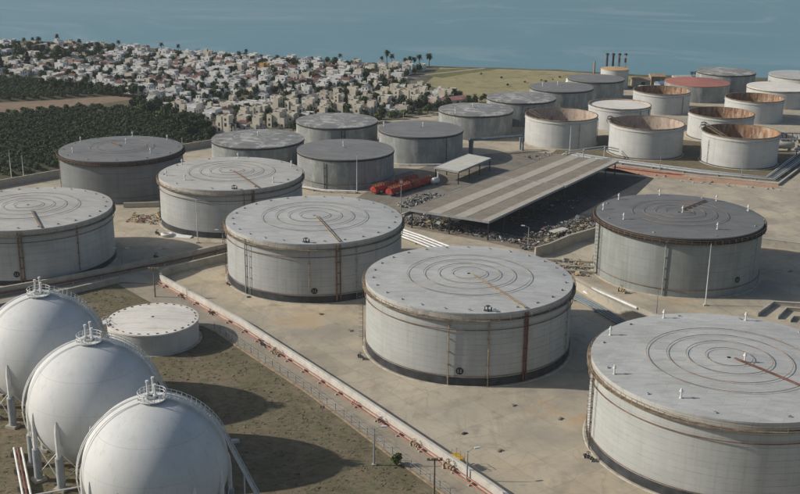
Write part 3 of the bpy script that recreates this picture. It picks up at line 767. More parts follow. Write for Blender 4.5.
# low pipe rack left of the spheres
t = thing('pipe_rack', 'low white pipes on a dark red rack at the lower left corner', 'pipe rack', (-66, 171, 0))
for i, (dx, m_) in enumerate(((0, 'pipe_white'), (.7, 'rust_red'), (1.4, 'pipe_white'))):
    MB().tube([(dx - 6.5, 16, 1.2), (dx + 3.8, -8, 1.2), (dx + 6, -14, 1.2)], .22, 8).build('pipe', M[m_], t, 50)
for k_ in range(5):
    q = k_ / 4; MB().box((lerp(-5.8, 5, q) + .6, lerp(14, -11, q), .5), (3.0, .3, 1.0), -.4).build('support', M['metal_dark'], t)
for k_ in (0, 1):
    MB().tube([(-8, -3 - 3 * k_, 1.7), (2, -2.4 - 3 * k_, 1.7), (15, 3 - 3 * k_, 1.7)], .16, 8).build('cross_pipe', M['pipe_white'], t, 50)

# ------------------------------------------------------------------ bund walls
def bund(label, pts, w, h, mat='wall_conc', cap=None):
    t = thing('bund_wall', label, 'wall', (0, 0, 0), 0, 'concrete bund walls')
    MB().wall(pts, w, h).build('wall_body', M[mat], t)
    MB().wall(pts, w + .16, .12, h).build('coping', M[cap or mat], t)
    return t
bund('long white bund wall with red pipes along its foot beside the service road', [(-65.4, 285), (-39.0, 253), (-9.9, 212.4), (16.4, 174.4), (44, 132)], .5, 2.1, 'wall_white')
bund('bent bund wall turning up behind the pale rusty-piped tank', [(-65.6, 285.8), (-66, 288.6), (-64.6, 292.2), (-50, 305.6), (-28, 326), (-2, 346)], .5, 2.1)
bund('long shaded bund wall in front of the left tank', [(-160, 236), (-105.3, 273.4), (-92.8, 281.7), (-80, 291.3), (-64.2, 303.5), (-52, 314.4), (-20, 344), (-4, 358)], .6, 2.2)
bund('low bund wall ending above the grass near the farthest sphere', [(-150, 226), (-101.7, 263), (-89.4, 273.1), (-76.7, 284.6)], .6, 1.6)
bund('retaining wall holding back the rubble beside the dark-roofed tank', [(40, 311), (44.9, 315.4), (51.6, 323.7), (63, 334), (74, 346)], .6, 3.0)
bund('bund wall between the middle tank and the right edge tank', [(38, 296), (48, 283.2), (53.5, 271), (61, 257), (72, 236)], .6, 2.4)
bund('second pale low wall just behind the channel wall', [(49, 289.5), (55.5, 278), (66, 260)], .5, 1.1)
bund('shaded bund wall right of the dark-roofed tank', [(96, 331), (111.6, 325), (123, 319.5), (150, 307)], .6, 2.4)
bund('outer low wall of the basin by the right edge', [(91.4, 263.8), (98.2, 272.4), (107, 271), (118, 269)], .5, 1.0)
bund('inner low wall of the basin by the right edge', [(96, 262), (100.3, 268.2), (107, 267.2), (118, 265.5)], .4, .9)
bund('front low wall of the basin by the right edge', [(98.5, 260), (100.2, 262.6), (108, 261.3), (118, 260)], .4, .8)
bund('wall along the orchard track behind the dark grey tank', [(-214, 316), (-145.0, 386.6), (-127.2, 404.8), (-116, 420), (-96, 446), (-78, 463)], .5, 2.6, 'wall_conc')
bund('wall between the dark grey tank and the ring-piped tank', [(-94, 361), (-84, 362.5), (-77, 364)], .6, 1.6)
bund('pale kerb wall along the foot of the open tanks', [(76, 437.5), (88, 428), (114.9, 412.3), (141.2, 401.4), (160, 430.6), (178, 458)], .5, .7)

# ------------------------------------------------------------------ pipelines
def pipeline(label, pts, r, mat, z=.5, group='pipelines', sup=0, name='pipeline', wob=0):
    t = thing(name, label, 'pipeline', (pts[0][0], pts[0][1], 0), 0, group)
    P = [(p[0] - pts[0][0], p[1] - pts[0][1], (p[2] if len(p) > 2 else z)) for p in pts]
    MB().tube(P, r, 8).build('pipe', M[mat], t, 50)
    for a, c in zip(P[:-1], P[1:]):
        L = math.dist(a, c)
        if sup:
            for i in range(int(L / sup)):
                q = Vector(a).lerp(Vector(c), (i + .5) / max(1, int(L / sup)))
                MB().box((q.x, q.y, (q.z - r) / 2), (.35, .9, max(.1, q.z - r)), math.atan2(c[1] - a[1], c[0] - a[0])).build('support', M['wall_conc'], t)
    return t
def off(pts, d):
    out = []
    for i, p in enumerate(pts):
        a = pts[max(0, i - 1)]; c = pts[min(len(pts) - 1, i + 1)]
        L = math.hypot(c[0] - a[0], c[1] - a[1]); out.append((p[0] - (c[1] - a[1]) / L * d, p[1] + (c[0] - a[0]) / L * d))
    return out
W1 = [(-65.4, 285), (-39.0, 253), (-9.9, 212.4), (16.4, 174.4), (44, 132)]
pipeline('upper red pipe running along the foot of the long white wall', off(W1, -.75), .11, 'pipe_red', .75, 'red pipes along the white wall', 7)
pipeline('lower red pipe running along the foot of the long white wall', off(W1, -1.35), .11, 'pipe_red', .45, 'red pipes along the white wall', 7)
W3 = [(-160, 236), (-105.3, 273.4), (-92.8, 281.7), (-80, 291.3), (-64.2, 303.5), (-52, 314.4), (-20, 344)]
pipeline('dark red pipe along the front of the shaded bund wall', off(W3, -1.0), .22, 'rust_red', .9, 'pipelines', 8)
WT = [(44, 278), (48.6, 270), (56, 253), (64, 236)]
for i, (d, lb) in enumerate(((0, 'first'), (.9, 'second'), (1.8, 'third'), (2.7, 'fourth'))):
    pipeline(lb + ' blue grey pipe counted from the middle tank in the shaded channel', off(WT, d), .26, 'pipe_blue', .55, 'blue grey pipes in the channel', 9)
for i, (p, q, lb) in enumerate((((49.5, 279.2), (58, 266.5), 'white pipe lying behind the channel wall'), ((52.2, 282), (61.4, 267), 'second white pipe farther behind the channel wall'))):
    pipeline(lb, [p, q], .35, 'pipe_white', .7, 'white pipes by the channel')
for i, d in enumerate((0, 1.1, 2.2, 3.3)):
    lb = ('nearest', 'second', 'third', 'farthest')[i]
    pipeline(lb + ' white pipe in the gap right of the rusty-piped tank', off([(-4, 343.5), (0, 337), (7, 329), (15, 318.5)], -d * 1.6), .33, 'pipe_white', .7, 'white pipes behind the middle tank', 6)
RK = [(70, 446.5), (83.4, 437), (116, 417.5), (142, 407.5), (162, 438), (182, 470)]
for i, d in enumerate((0, .9, 1.8, 2.7, 3.9, 4.8)):
    lb = ('first', 'second', 'third', 'fourth', 'fifth', 'sixth')[i]
    pipeline(lb + ' grey pipe from the red earth in the bundle below the open tanks', off(RK, d), (.26, .2, .3, .22, .3, .2)[i], ('metal_grey', 'pipe_white', 'metal_grey', 'pipe_blue', 'metal_grey', 'pipe_white')[i], .7, 'pipe bundle below the open tanks', 12)
pipeline('rusty orange pipe lying on the red earth verge', [(84, 428), (100, 419.5), (115.5, 412.9), (139, 402.6)], .35, 'pipe_red', .5, 'pipelines', 10)
pipeline('pale pipe along the back of the plain dark-roofed tank', [(-42, 392.5), (-28, 384.2), (-16, 383.2)], .35, 'pipe_white', .8, 'pipelines', 6)
pipeline('pale pipe leaving the blotched grey tank towards the truck', [(-1, 426.5), (8, 427), (20, 428)], .3, 'pipe_white', .6, 'pipelines', 6)
for (p, q, lb) in (((42.5, 307.5), (57.5, 305.5), 'farthest tan pipe running to the left foot of the dark-roofed tank'), ((43, 302.5), (56.2, 300.5), 'middle tan pipe running to the left foot of the dark-roofed tank'), ((43.5, 298), (55.6, 296.2), 'nearest tan pipe running to the left foot of the dark-roofed tank')):
    pipeline(lb, [p, q], .3, 'footing', .6, 'tan pipes left of the dark-roofed tank', 4)
# overhead pipe on portals
t = thing('pipe_bridge', 'overhead grey green pipe bridge on two portal frames by the grey tanks', 'pipe bridge', (29, 449, 0))
for k_, (dx, dy) in enumerate(((0, 0), (22, 9.5))):
    b = MB()
    for sy in (-1, 1): b.box((dx - .4 * sy, dy + 1.1 * sy, 2.7), (.7, .7, 5.4), .4)
    b.box((dx, dy, 5.5), (.8, 3.4, .6), .4); b.build('portal', M['pipe_blue'], t)
for d in (-.7, .5): MB().tube([(-.4 * d, d, 6.2), (22 - .4 * d, 9.5 + d, 6.2)], .4, 10).build('pipe', M['pipe_blue'], t, 50)
# small pipe trestle in front of the open tank
t = thing('pipe_trestle', 'white pipe trestle crossing beside the far end of the big canopy', 'pipe trestle', (74, 438, 0))
for (dx, dy) in ((0, 0), (9.5, 5.5)):
    b = MB(); b.box((dx, dy, 2.6), (.45, .45, 5.2)); b.box((dx, dy, 5.0), (.4, 1.8, .3)); b.build('post', M['metal_white'], t)
for dz in (5.3, 4.3): MB().tube([(-8, -6, dz), (0, 0, dz), (9.5, 5.5, dz), (16, 9, dz - 2)], .2, 8).build('pipe', M['metal_white'], t, 50)

def valve_set(x, y, rz, label, mat='rust_red', sc=1.0):
    t = thing('valve_set', label, 'valve', (x, y, .06), rz, 'valve sets')
    sc *= .78; t.scale = (sc, sc, sc)
    b = MB(); b.tube([(-1.3, 0, .6), (1.3, 0, .6)], .22, 8); b.cyl((0, 0, .4), .42, .5, 10); b.build('valve_body', M[mat], t, 50)
    for s_ in (-.8, .8): b = MB(); b.tube([(s_ - .07, 0, .6), (s_ + .07, 0, .6)], .42, 10); b.build('flange', M[mat], t, 50)
    b = MB(); b.cyl((0, 0, .9), .07, .8, 6); b.tube([(.4 * math.cos(i * PI / 6), .4 * math.sin(i * PI / 6), 1.6) for i in range(12)], .06, 5, True); b.build('hand_wheel', M[mat], t)
    for s_ in (-1, 1): MB().box((s_, 0, .2), (.3, .6, .4)).build('support', M['wall_conc'], t)
    return t
for (x, y, s_, m_, lb) in ((-57, 272.5, .8, 'rust_red', 'dark red valve set on the red pipes nearest the bend of the white wall'), (-47.8, 261.2, 1.0, 'rust_red', 'dark red valve set on the red pipes above the low white tank'),
                          (-32, 240.6, 1.1, 'metal_dark', 'dark valve set at the white wall below the rusty-piped tank'), (-28.5, 235.5, 1.4, 'rust_tan', 'rusty tan valve set at the white wall near the tank shadow'),
                          (-9.2, 209.2, .9, 'pipe_red', 'red hydrant valve at the white wall'), (-3.4, 201, 1.1, 'metal_dark', 'black valve set at the white wall above the bush'),
                          (3.2, 191.2, 1.3, 'rust_tan', 'tan valve set at the white wall above the wooden pole'), (9.4, 182.4, 1.6, 'rust_tan', 'rusty valve set under the yellow frame at the white wall'),
                          (-46.8, 283.5, .8, 'rust_red', 'red valve at the foot of the rusty-piped tank'), (-8.8, 234, 1.1, 'metal_dark', 'dark valve set at the left foot of the middle tank'),
                          (36, 187, 1.2, 'metal_dark', 'dark valve set at the foot of the right edge tank'), (60, 281, 1.5, 'rust_tan', 'tan valve set at the foot of the dark-roofed tank'),
                          (52, 303, 1.6, 'rust_tan', 'tangled rusty valve set left of the dark-roofed tank'), (-71, 305.5, 1.4, 'rust_red', 'dark red valve set on the shaded bund wall pipe'),
                          (-76, 330, 1.2, 'metal_dark', 'dark valve set at the left foot of the ring-piped pale tank')):
    valve_set(x, y, -.9, lb, m_, s_)

# yellow frame at the wall
t = thing('work_platform', 'small yellow stepped platform over the red pipes at the white wall', 'platform', (11.2, 183.6, 0), -.95)
MB().box((0, 0, 2.3), (2.6, 1.2, .1)).build('deck', M['yellow'], t)
for sx in (-1.2, 1.2):
    for sy in (-.5, .5): MB().box((sx, sy, 1.15), (.12, .12, 2.3)).build('leg', M['yellow'], t)
b = MB()
for sy in (-.55, .55):
    b.tube([(-1.3, sy, 3.3), (1.3, sy, 3.3)], .05, 5)
    for sx in (-1.25, 0, 1.25): b.box((sx, sy, 2.8), (.08, .08, 1.0))
b.build('railing', M['rust_tan'], t)
b = MB()
for i in range(5): b.box((-1.5 - i * .35, 0, 2.0 - i * .42), (.35, 1.0, .08))
b.build('steps', M['rust_tan'], t)

# ------------------------------------------------------------------ canopies
def quad_pt(q, u, v, z):
    a = Vector(q[0]).lerp(Vector(q[1]), u); c = Vector(q[3]).lerp(Vector(q[2]), u); p = a.lerp(c, v)
    return (p.x, p.y, z)
def sheet_tex(name, col, dark):
    t = NT(name, .8, .2); co = t.geo()
    w = t.noise(co, .25, 6, .65, .4); w2 = t.noise(co, 1.6, 4, .6)
    c = t.mix(t.ramp(w, .4, .7), col, dark); c = t.mix(t.math('MULTIPLY', t.ramp(w2, .45, .75), .4), c, tuple(x * .55 for x in dark))
    t.col(c); return t.mat
M['sheet_brown'] = sheet_tex('sheet_brown', (.275, .24, .19), (.205, .178, .142))
M['sheet_light'] = sheet_tex('sheet_light', (.445, .41, .34), (.37, .34, .28))
M['sheet_cream'] = sheet_tex('sheet_cream', (.56, .55, .49), (.48, .46, .40))
def make_canopy(label, quad, z, strips, cols, posts, tilt=0.0, rows=7):
    c0 = quad[0]
    t = thing('canopy', label, 'canopy', (c0[0], c0[1], 0), 0, 'open-sided canopies')
    q = [(p[0] - c0[0], p[1] - c0[1], 0) for p in quad]
    for (u0, u1), cm in zip(strips, cols):
        for k_ in range(rows):
            v0, v1 = k_ / rows + .0015, (k_ + 1) / rows - .0015
            zz = z + (.06 if cm == 'sheet_light' else 0) + random.uniform(-.015, .015)
            P = [quad_pt(q, u0 + .002, v0, zz), quad_pt(q, u1 - .002, v0, zz), quad_pt(q, u1 - .002, v1, zz), quad_pt(q, u0 + .002, v1, zz)]
            b = MB(); b.add(P + [(x, y, w - .14) for x, y, w in P], [(0, 1, 2, 3), (7, 6, 5, 4), (0, 4, 5, 1), (1, 5, 6, 2), (2, 6, 7, 3), (3, 7, 4, 0)])
            b.build('roof_sheet', M[cm], t)
    for i in range(4):
        a, c = q[i], q[(i + 1) % 4]
        MB().beam((a[0], a[1], z - .28), (c[0], c[1], z - .28), .18, .72).build('fascia', M['metal_grey'], t)
    nu, nv = posts
    for j in range(nv):
        v = .02 + .96 * j / (nv - 1)
        MB().beam(quad_pt(q, .02, v, z - .75), quad_pt(q, .98, v, z - .75), .3, .5).build('truss_beam', M['metal_dark'], t)
        for i in range(nu):
            u = .03 + .94 * i / (nu - 1); p = quad_pt(q, u, v, 0)
            MB().box((p[0], p[1], (z - .9) / 2), (.4, .4, z - .9)).build('post', M['metal_dark'], t)
    return t
random.seed(5)
QA, QB, QC, QD = (2.4, 339.7), (27.4, 326.3), (83.1, 412.0), (59.9, 422.9)
mid_l = (lerp(QA[0], QD[0], .545), lerp(QA[1], QD[1], .545)); mid_r = (lerp(QB[0], QC[0], .53), lerp(QB[1], QC[1], .53))
st_ = [(0, .25), (.25, .41), (.41, .57), (.57, .71), (.71, .91), (.91, 1)]
sc_ = ['sheet_brown', 'sheet_light', 'sheet_brown', 'sheet_light', 'sheet_brown', 'sheet_light']
make_canopy('near half of the long brown and cream striped canopy above the rubble', [QA, QB, mid_r, mid_l], 6.5, st_, sc_, (3, 6))
e = .012
m2l = (mid_l[0] + (QD[0] - QA[0]) * e, mid_l[1] + (QD[1] - QA[1]) * e); m2r = (mid_r[0] + (QC[0] - QB[0]) * e, mid_r[1] + (QC[1] - QB[1]) * e)
make_canopy('far half of the long brown and cream striped canopy towards the open tanks', [m2l, m2r, QC, QD], 6.3, st_, sc_, (3, 6))
make_canopy('small pale canopy beside the blotched grey tank', [(12.6, 404.5), (21.4, 397.5), (35.2, 420.5), (26.6, 427.8)], 5.0, [(0, .5), (.5, 1)], ['sheet_cream', 'sheet_cream'], (2, 4), rows=5)
make_canopy('little white canopy between the dark grey tank and the mottled roof tank', [(-79, 405), (-71, 402), (-66, 413), (-74, 416)], 4.0, [(0, 1)], ['sheet_cream'], (2, 2), rows=3)

# low platform kerb under the canopy's upper side
tag(MB().wall([(-2, 350), (20, 386), (40, 412), (58, 432)], .8, .8).build('loading_kerb', M['wall_conc']), 'long concrete loading kerb behind the striped canopy', 'kerb')

# ------------------------------------------------------------------ rubble
M['scrap_grey'] = plain('scrap_grey', (.22, .21, .19), .9, .3, .6)
def heap(label, poly, n, seed, hmax, mats, smin=.15, smax=.75):
    random.seed(seed); b = MB(); xs = [p[0] for p in poly]; ys = [p[1] for p in poly]; c = 0
    while c < n:
        x, y = random.uniform(min(xs), max(xs)), random.uniform(min(ys), max(ys))
        if not in_poly(x, y, poly): continue
        c += 1; b.mi = random.choices(range(len(mats)), [m_[1] for m_ in mats])[0]
        s_ = random.uniform(smin, smax) if random.random() < .95 else random.uniform(smax, smax * 2.6); d = (s_, s_ * random.uniform(.2, .9), min(.45, s_ * random.uniform(.12, .6)))
        z = random.random() ** 1.6 * hmax * (.5 + .5 * math.sin(x * .5) * math.cos(y * .4)) + d[2] / 2
        k0 = len(b.v); b.box((0, 0, 0), d, 0)
        rot = Matrix.Rotation(random.uniform(0, 6.3), 3, 'Z') @ Matrix.Rotation(random.uniform(-.6, .6), 3, 'X') @ Matrix.Rotation(random.uniform(-.5, .5), 3, 'Y')
        for i in range(k0, len(b.v)):
            q = rot @ Vector(b.v[i]); b.v[i] = (q.x + x, q.y + y, q.z + z)
    return tag(b.build('rubble_heap', [M[m_[0]] for m_ in mats]), label, 'rubble', kind='stuff')
DM = (('scrap_grey', 6), ('metal_grey', 2), ('metal_dark', 4), ('rust_red', 1.3), ('wood', 4), ('rust_tan', 2), ('metal_white', .5), ('yellow', .1))
heap('heap of grey scrap and broken concrete behind the retaining wall', [(37, 318), (44, 318), (62, 336), (70, 348), (60, 353), (50, 343), (36, 328)], 1700, 3, 1.8, DM)
heap('scrap and debris strewn below the near edge of the striped canopy', [(-1, 352), (3, 343), (24, 331), (38, 322), (40, 329), (26, 339), (8, 354)], 1500, 6, 1.4, DM)
heap('bundle of grey scrap beside the red trailers', [(-1.5, 366), (6, 360), (16, 378), (13, 386), (4, 378)], 700, 8, 1.2, (('metal_grey', 5), ('metal_dark', 3), ('wall_conc', 1), ('rust_red', .6)))
heap('orange and grey scrap heap between the dark grey tank and its neighbour', [(-89, 343), (-78, 341), (-76, 351), (-88, 352)], 260, 9, 1.8, (('rust_tan', 3), ('metal_grey', 3), ('yellow', 1.0), ('pipe_red', 1.2), ('wall_conc', 2)))
heap('scrap lying along the burnt, shade-coloured ground under the canopy', [(30, 340), (46, 345), (70, 380), (60, 386), (40, 360)], 200, 12, .7, (('metal_dark', 6), ('wood', 2), ('metal_grey', 1)))
heap('loose fittings scattered at the far end of the striped canopy', [(54, 436), (70, 430), (80, 440), (66, 452), (50, 446)], 260, 13, 1.2, DM)
heap('tangle of rusty scrap left of the dark-roofed tank', [(46, 296), (54, 293), (55, 304), (50, 310), (45, 306)], 170, 14, 1.0, (('rust_tan', 4), ('metal_grey', 3), ('metal_dark', 2)))
heap('broken boards and stones on the verge below the red earth', [(90, 415), (112, 403), (140, 393), (141, 397), (114, 408), (92, 419)], 28, 15, .1, (('metal_grey', 4), ('wall_conc', 2), ('metal_dark', 2)), .4, .9)
random.seed(2)
for (x, y, lb) in ((-72.5, 328.5, 'white pipe bend lying at the foot of the ring-piped pale tank'), (-75.5, 343, 'white sheet metal piece beside the orange scrap heap')):
    t = thing('scrap_piece', lb, 'scrap', (x, y, .05))
    MB().tube([(1.6 * math.cos(i * PI / 8), 1.1 * math.sin(i * PI / 8), .55) for i in range(16)], .5, 8, True).build('ring', M['pipe_white'], t, 50)
    MB().add([(1.5, -1.2, .1), (7.5, -2.6, .1), (8, -1.0, .5), (2, .8, .6), (1.5, -1.2, .0), (7.5, -2.6, .0), (8, -1.0, .0), (2, .8, .0)], [(0, 1, 2, 3), (0, 4, 5, 1), (1, 5, 6, 2), (2, 6, 7, 3), (3, 7, 4, 0)]).build('plate', M['pipe_white'], t)
t = thing('scrap_sheet', 'big cream sheet lying on top of the rubble behind the retaining wall', 'scrap', (50, 333, 1.9), .7)
MB().box((0, 0, .1), (6.5, 2.4, .14)).build('sheet', M['sheet_cream'], t); MB().box((.5, 1.4, .02), (6.5, .3, .3)).build('edge_beam', M['metal_grey'], t)

# ------------------------------------------------------------------ red trailers
M['red_paint'] = plain('red_paint', (.40, .05, .038), .6, .35, .7)
M['ochre_frame'] = plain('ochre_frame', (.36, .24, .09), .8, .35, .9)
def trailer(x, y, rz, L, label):
    t = thing('red_trailer', label, 'trailer', (x, y, .05), rz, 'red trailers')
    b = MB(); w = 2.8
    prof = [(-w / 2, .9), (-w / 2, 1.9), (-.7, 2.7), (.7, 2.7), (w / 2, 1.9), (w / 2, .9)]
    vv = [(-L / 2, p[0], p[1]) for p in prof] + [(L / 2, p[0], p[1]) for p in prof]; k = len(prof)
    b.add(vv, [tuple(range(k - 1, -1, -1)), tuple(range(k, 2 * k))] + [(i, (i + 1) % k, (i + 1) % k + k, i + k) for i in range(k)])
    b.build('tank_body', M['red_paint'], t)
    MB().box((0, 0, .75), (L, 1.2, .28)).build('chassis', M['metal_dark'], t)
    for q in (-.32, .05, .36):
        for s_ in (-1, 1):
            o = MB().cyl((0, 0, -.18), .5, .36, 14).build('wheel', M['black_paint'], t, 40); o.location = (q * L, s_ * 1.1, .5); o.rotation_euler = (PI / 2, 0, 0)
    b = MB()
    for i in range(int(L / 1.5)):
        xx = -L / 2 + .8 + i * 1.5
        for s_ in (-.8, .8): b.box((xx, s_, 3.0), (.1, .1, .9))
        b.box((xx, 0, 3.3), (.1, 1.6, .1))
    for s_ in (-.8, .8): b.tube([(-L / 2 + .5, s_, 3.45), (L * .1, s_, 3.45)], .07, 5)
    b.build('top_frame', M['ochre_frame'], t)
    return t
trailer(-.6, 384.2, .92, 12, 'front red trailer nearest the post with the round sign')
trailer(7.2, 394.4, .92, 12, 'front red trailer nearest the small canopy')
trailer(-6.2, 386.6, .92, 12, 'back red trailer nearest the plain dark-roofed tank')
trailer(2.0, 397.2, .92, 12, 'back red trailer farthest from the round sign')
t = thing('white_tank_unit', 'small white pump tank with upright pipe beside the small canopy', 'tank', (12.8, 397.5, 0))
o = MB().lathe([(.02, -1.8), (.8, -1.6), (1.1, -1.1), (1.1, 1.1), (.8, 1.6), (.02, 1.8)], 16).build('vessel', M['pipe_white'], t, 50); o.rotation_euler = (0, PI / 2, .7); o.location = (0, 0, 1.6)
for s_ in (-.8, .8): MB().box((s_, s_ * .7, .4), (.4, 1.4, .8), .7).build('saddle', M['metal_grey'], t)
MB().cyl((1.0, .9, 1.0), .22, 3.6, 8).build('upright_pipe', M['pipe_white'], t, 50)

# ------------------------------------------------------------------ poles and lamps
def lamp_post(x, y, h, label, heads=1, rz=0.0, mat='metal_grey', group='lamp posts'):
    t = thing('lamp_post', label, 'lamp post', (x, y, 0), rz, group)
    MB().lathe([(.20, 0), (.15, h * .5), (.09, h)], 8).build('pole', M[mat], t, 60)
    MB().box((0, 0, .15), (.8, .8, .3)).build('base', M['wall_conc'], t)
    for i in range(heads):
        s_ = 1 if i == 0 else -1
        b = MB(); b.tube([(0, 0, h - .2), (s_ * .9, 0, h + .35), (s_ * 1.5, 0, h + .4)], .06, 6); b.build('arm', M[mat], t)
        MB().box((s_ * 1.8, 0, h + .42), (1.1, .4, .22)).build('lamp_head', M['metal_white'], t)
    return t
def flood_pole(x, y, h, label, mat='metal_grey', cross=True):
    t = thing('floodlight_pole', label, 'pole', (x, y, 0), 0, 'floodlight poles')
    MB().lathe([(.24, 0), (.17, h * .6), (.12, h)], 8).build('pole', M[mat], t, 60)
    if cross:
        MB().box((0, 0, h - .3), (2.6, .16, .2)).build('crossbar', M['rust_pipe'], t)
        for s_ in (-1.1, -.35, .35, 1.1): MB().box((s_, -.25, h + .05), (.5, .35, .5)).build('floodlight', M['rust_tan'], t)
    return t
flood_pole(-64.5, 273.5, 8.0, 'brown floodlight pole standing at the bend of the white wall', 'wood')
flood_pole(6.4, 171.0, 8.5, 'wooden floodlight pole beside the kerb at the bottom of the picture', 'wood')
lamp_post(-79.4, 298.9, 5.0, 'twin-headed lamp in the shade between the left tank and the ring-piped tank', 2)
lamp_post(-53.5, 317.9, 5.0, 'single lamp beside the left rim of the rusty-piped tank', 1, 3.14)
lamp_post(-4.4, 184.0, 7.5, 'thin lamp post on the kerb just above the bush', 1, .1)
lamp_post(12.6, 178.6, 6.0, 'lamp post inside the white wall below the yellow platform', 1, .3)
lamp_post(39.2, 322.2, 6.0, 'lamp post with curved arm in front of the rubble', 1, 3.0)
lamp_post(0.2, 357, 11.0, 'post with round red sign in front of the red trailers', 0)
t_ = thing('round_sign', 'round red and white sign on the post in front of the red trailers', 'sign', (.2, 356.85, 11.0))
o = MB().cyl((0, 0, -.05), .95, .1, 20).build('sign_plate', M['pipe_red'], t_, 40); o.rotation_euler = (PI / 2, 0, 0)
o = MB().cyl((0, 0, .05), .5, .03, 20).build('sign_centre', M['pipe_white'], t_, 40); o.rotation_euler = (PI / 2, 0, 0)
for (x, y, h, lb) in ((-15.7, 384, 14.0, 'tall thin mast in front of the plain dark-roofed tank'), (80.2, 271.5, 17.0, 'tall thin mast in front of the dark-roofed tank on the right'), (-61.8, 321.7, 14.0, 'thin dark mast in front of the ring-piped pale tank'),
                     (65.2, 262, 7.0, 'short mast between the dark-roofed tank and the right edge tank'), (-143.4, 394.7, 12.0, 'pale mast beside the orchard track'), (-139.7, 397, 9.5, 'lower mast beside the orchard track'),
                     (70.5, 452, 12.0, 'mast in front of the open white tank with ladder'), (102.3, 425, 6.0, 'thin post in front of the pinkish open tank'), (131, 413, 6.0, 'thin post in front of the nearest rusty open tank'),
                     (-87, 430, 10.0, 'mast in the trees behind the dark grey tank'), (45, 556, 9.0, 'mast at the edge of the coastal field'), (1, 517, 6.0, 'short mast by the road behind the blotched grey tank')):
    t = thing('mast', lb, 'mast', (x, y, 0), 0, 'thin masts')
    MB().lathe([(.17, 0), (.12, h * .6), (.05, h)], 8).build('pole', M['metal_white'] if h > 9 else M['metal_grey'], t, 60)
    MB().box((0, 0, .2), (.9, .9, .4)).build('base', M['wall_conc'], t)
    MB().cyl((0, 0, h), .09, .5, 6, .02).build('tip', M['metal_dark'], t)

# wire fence along the kerb
t = thing('wire_fence', 'thin wire fence with leaning posts along the kerb beside the dry grass', 'fence', (0, 0, 0))
fp = [(-45.2, 251.2), (-36.2, 238.9), (-20.5, 217.8), (-11.1, 204), (-1.0, 188.2), (7.6, 175.7), (16, 162)]
FP = MB().box((0, 0, .85), (.10, .10, 1.7)).mesh('fence_post', M['green_post'])
PP = []
for a, c in zip(fp[:-1], fp[1:]):
    L = math.dist(a, c); n = max(1, round(L / 3.1))
    for i in range(n): PP.append((lerp(a[0], c[0], i / n), lerp(a[1], c[1], i / n)))
for x, y in PP:
    o = link('fence_post', FP, t, (x, y, 0)); o.rotation_euler = (random.uniform(-.06, .06), random.uniform(-.06, .06), random.uniform(0, 1))
for zz in (.5, 1.05, 1.6): MB().tube([(x, y, zz) for x, y in PP], .018, 4).build('wire', M['metal_grey'], t)

# ------------------------------------------------------------------ plants
def crown_mesh(name, mat, rx, rz_, zc, n, leaf, seed, lobes=8, cone=False):
    rnd = random.Random(seed); b = MB()
    L = []
    for i in range(lobes):
        a = rnd.uniform(0, 2 * PI); q = rnd.uniform(.15, .62); L.append((q * rx * math.cos(a), q * rx * math.sin(a), zc + rnd.uniform(-.45, .5) * rz_, rnd.uniform(.42, .66)))
    L.append((0, 0, zc + .15 * rz_, .7))
    for i in range(n):
        lx, ly, lz, s_ = rnd.choice(L)
        d = Vector((rnd.gauss(0, 1), rnd.gauss(0, 1), rnd.gauss(0, 1))).normalized() * (rnd.uniform(.55, 1.05))
        p = Vector((lx + d.x * rx * s_, ly + d.y * rx * s_, lz + d.z * rz_ * s_))
        if cone:
            h = rnd.random(); a = rnd.uniform(0, 2 * PI); q = rx * (1 - h) ** .7 * rnd.uniform(.65, 1.05); p = Vector((q * math.cos(a), q * math.sin(a), zc - rz_ + 2 * rz_ * h))
        nn = (d + Vector((rnd.gauss(0, .5), rnd.gauss(0, .5), rnd.gauss(0, .5) + .3))).normalized()
        u = nn.orthogonal().normalized(); w = nn.cross(u); s2 = leaf * rnd.uniform(.6, 1.3)
        b.add([p - u * s2 - w * s2 * .6, p + u * s2 * .8 - w * s2 * .7, p + u * s2 + w * s2 * .6, p - u * s2 * .7 + w * s2 * .8], [(0, 1, 2, 3)])
    return b.mesh(name, mat)
def trunk_mesh(h, r, seed):
    rnd = random.Random(seed); b = MB()
    b.tube([(0, 0, 0), (rnd.uniform(-.1, .1), .05, h * .5), (rnd.uniform(-.2, .2), 0, h)], [r, r * .75, r * .5], 6)
    for i in range(3):
        a = i * 2.1 + rnd.random(); b.tube([(0, 0, h * .6), (math.cos(a) * h * .35, math.sin(a) * h * .35, h * 1.15)], [r * .5, r * .25], 5)
    return b.mesh('trunk', M['bark'])
TR_O = [trunk_mesh(1.4, .16, i) for i in range(2)]
CR_O = [crown_mesh('crown', M['leaf_orchard'], 2.15, 1.3, 1.9, 420, .23, 20 + i, 9) for i in range(5)]
TR_T = [trunk_mesh(2.4, .24, i) for i in range(2)]
CR_T = [crown_mesh('crown', M['leaf_tree'], 2.5, 2.0 + .25 * (i % 3), 3.5, 420, .30, 40 + i, 9) for i in range(6)]
CR_B = [crown_mesh('crown', M['leaf_bright'], 2.3, 1.6, 2.6, 230, .38, 60 + i, 7) for i in range(3)]
CR_C = [crown_mesh('crown', M['leaf_dark'], 2.1, 4.2, 5.0, 420, .42, 70 + i, 8, True) for i in range(2)]
def tree(name, x, y, tr, cr, sc, label, group, rnd, cat='tree'):
    t = thing(name, label, cat, (x, y, 0), rnd.uniform(0, 6.3), group); t.scale = (sc * rnd.uniform(.88, 1.12), sc * rnd.uniform(.88, 1.12), sc * rnd.uniform(.85, 1.15))
    link('trunk', tr, t); link('crown', cr, t); return t
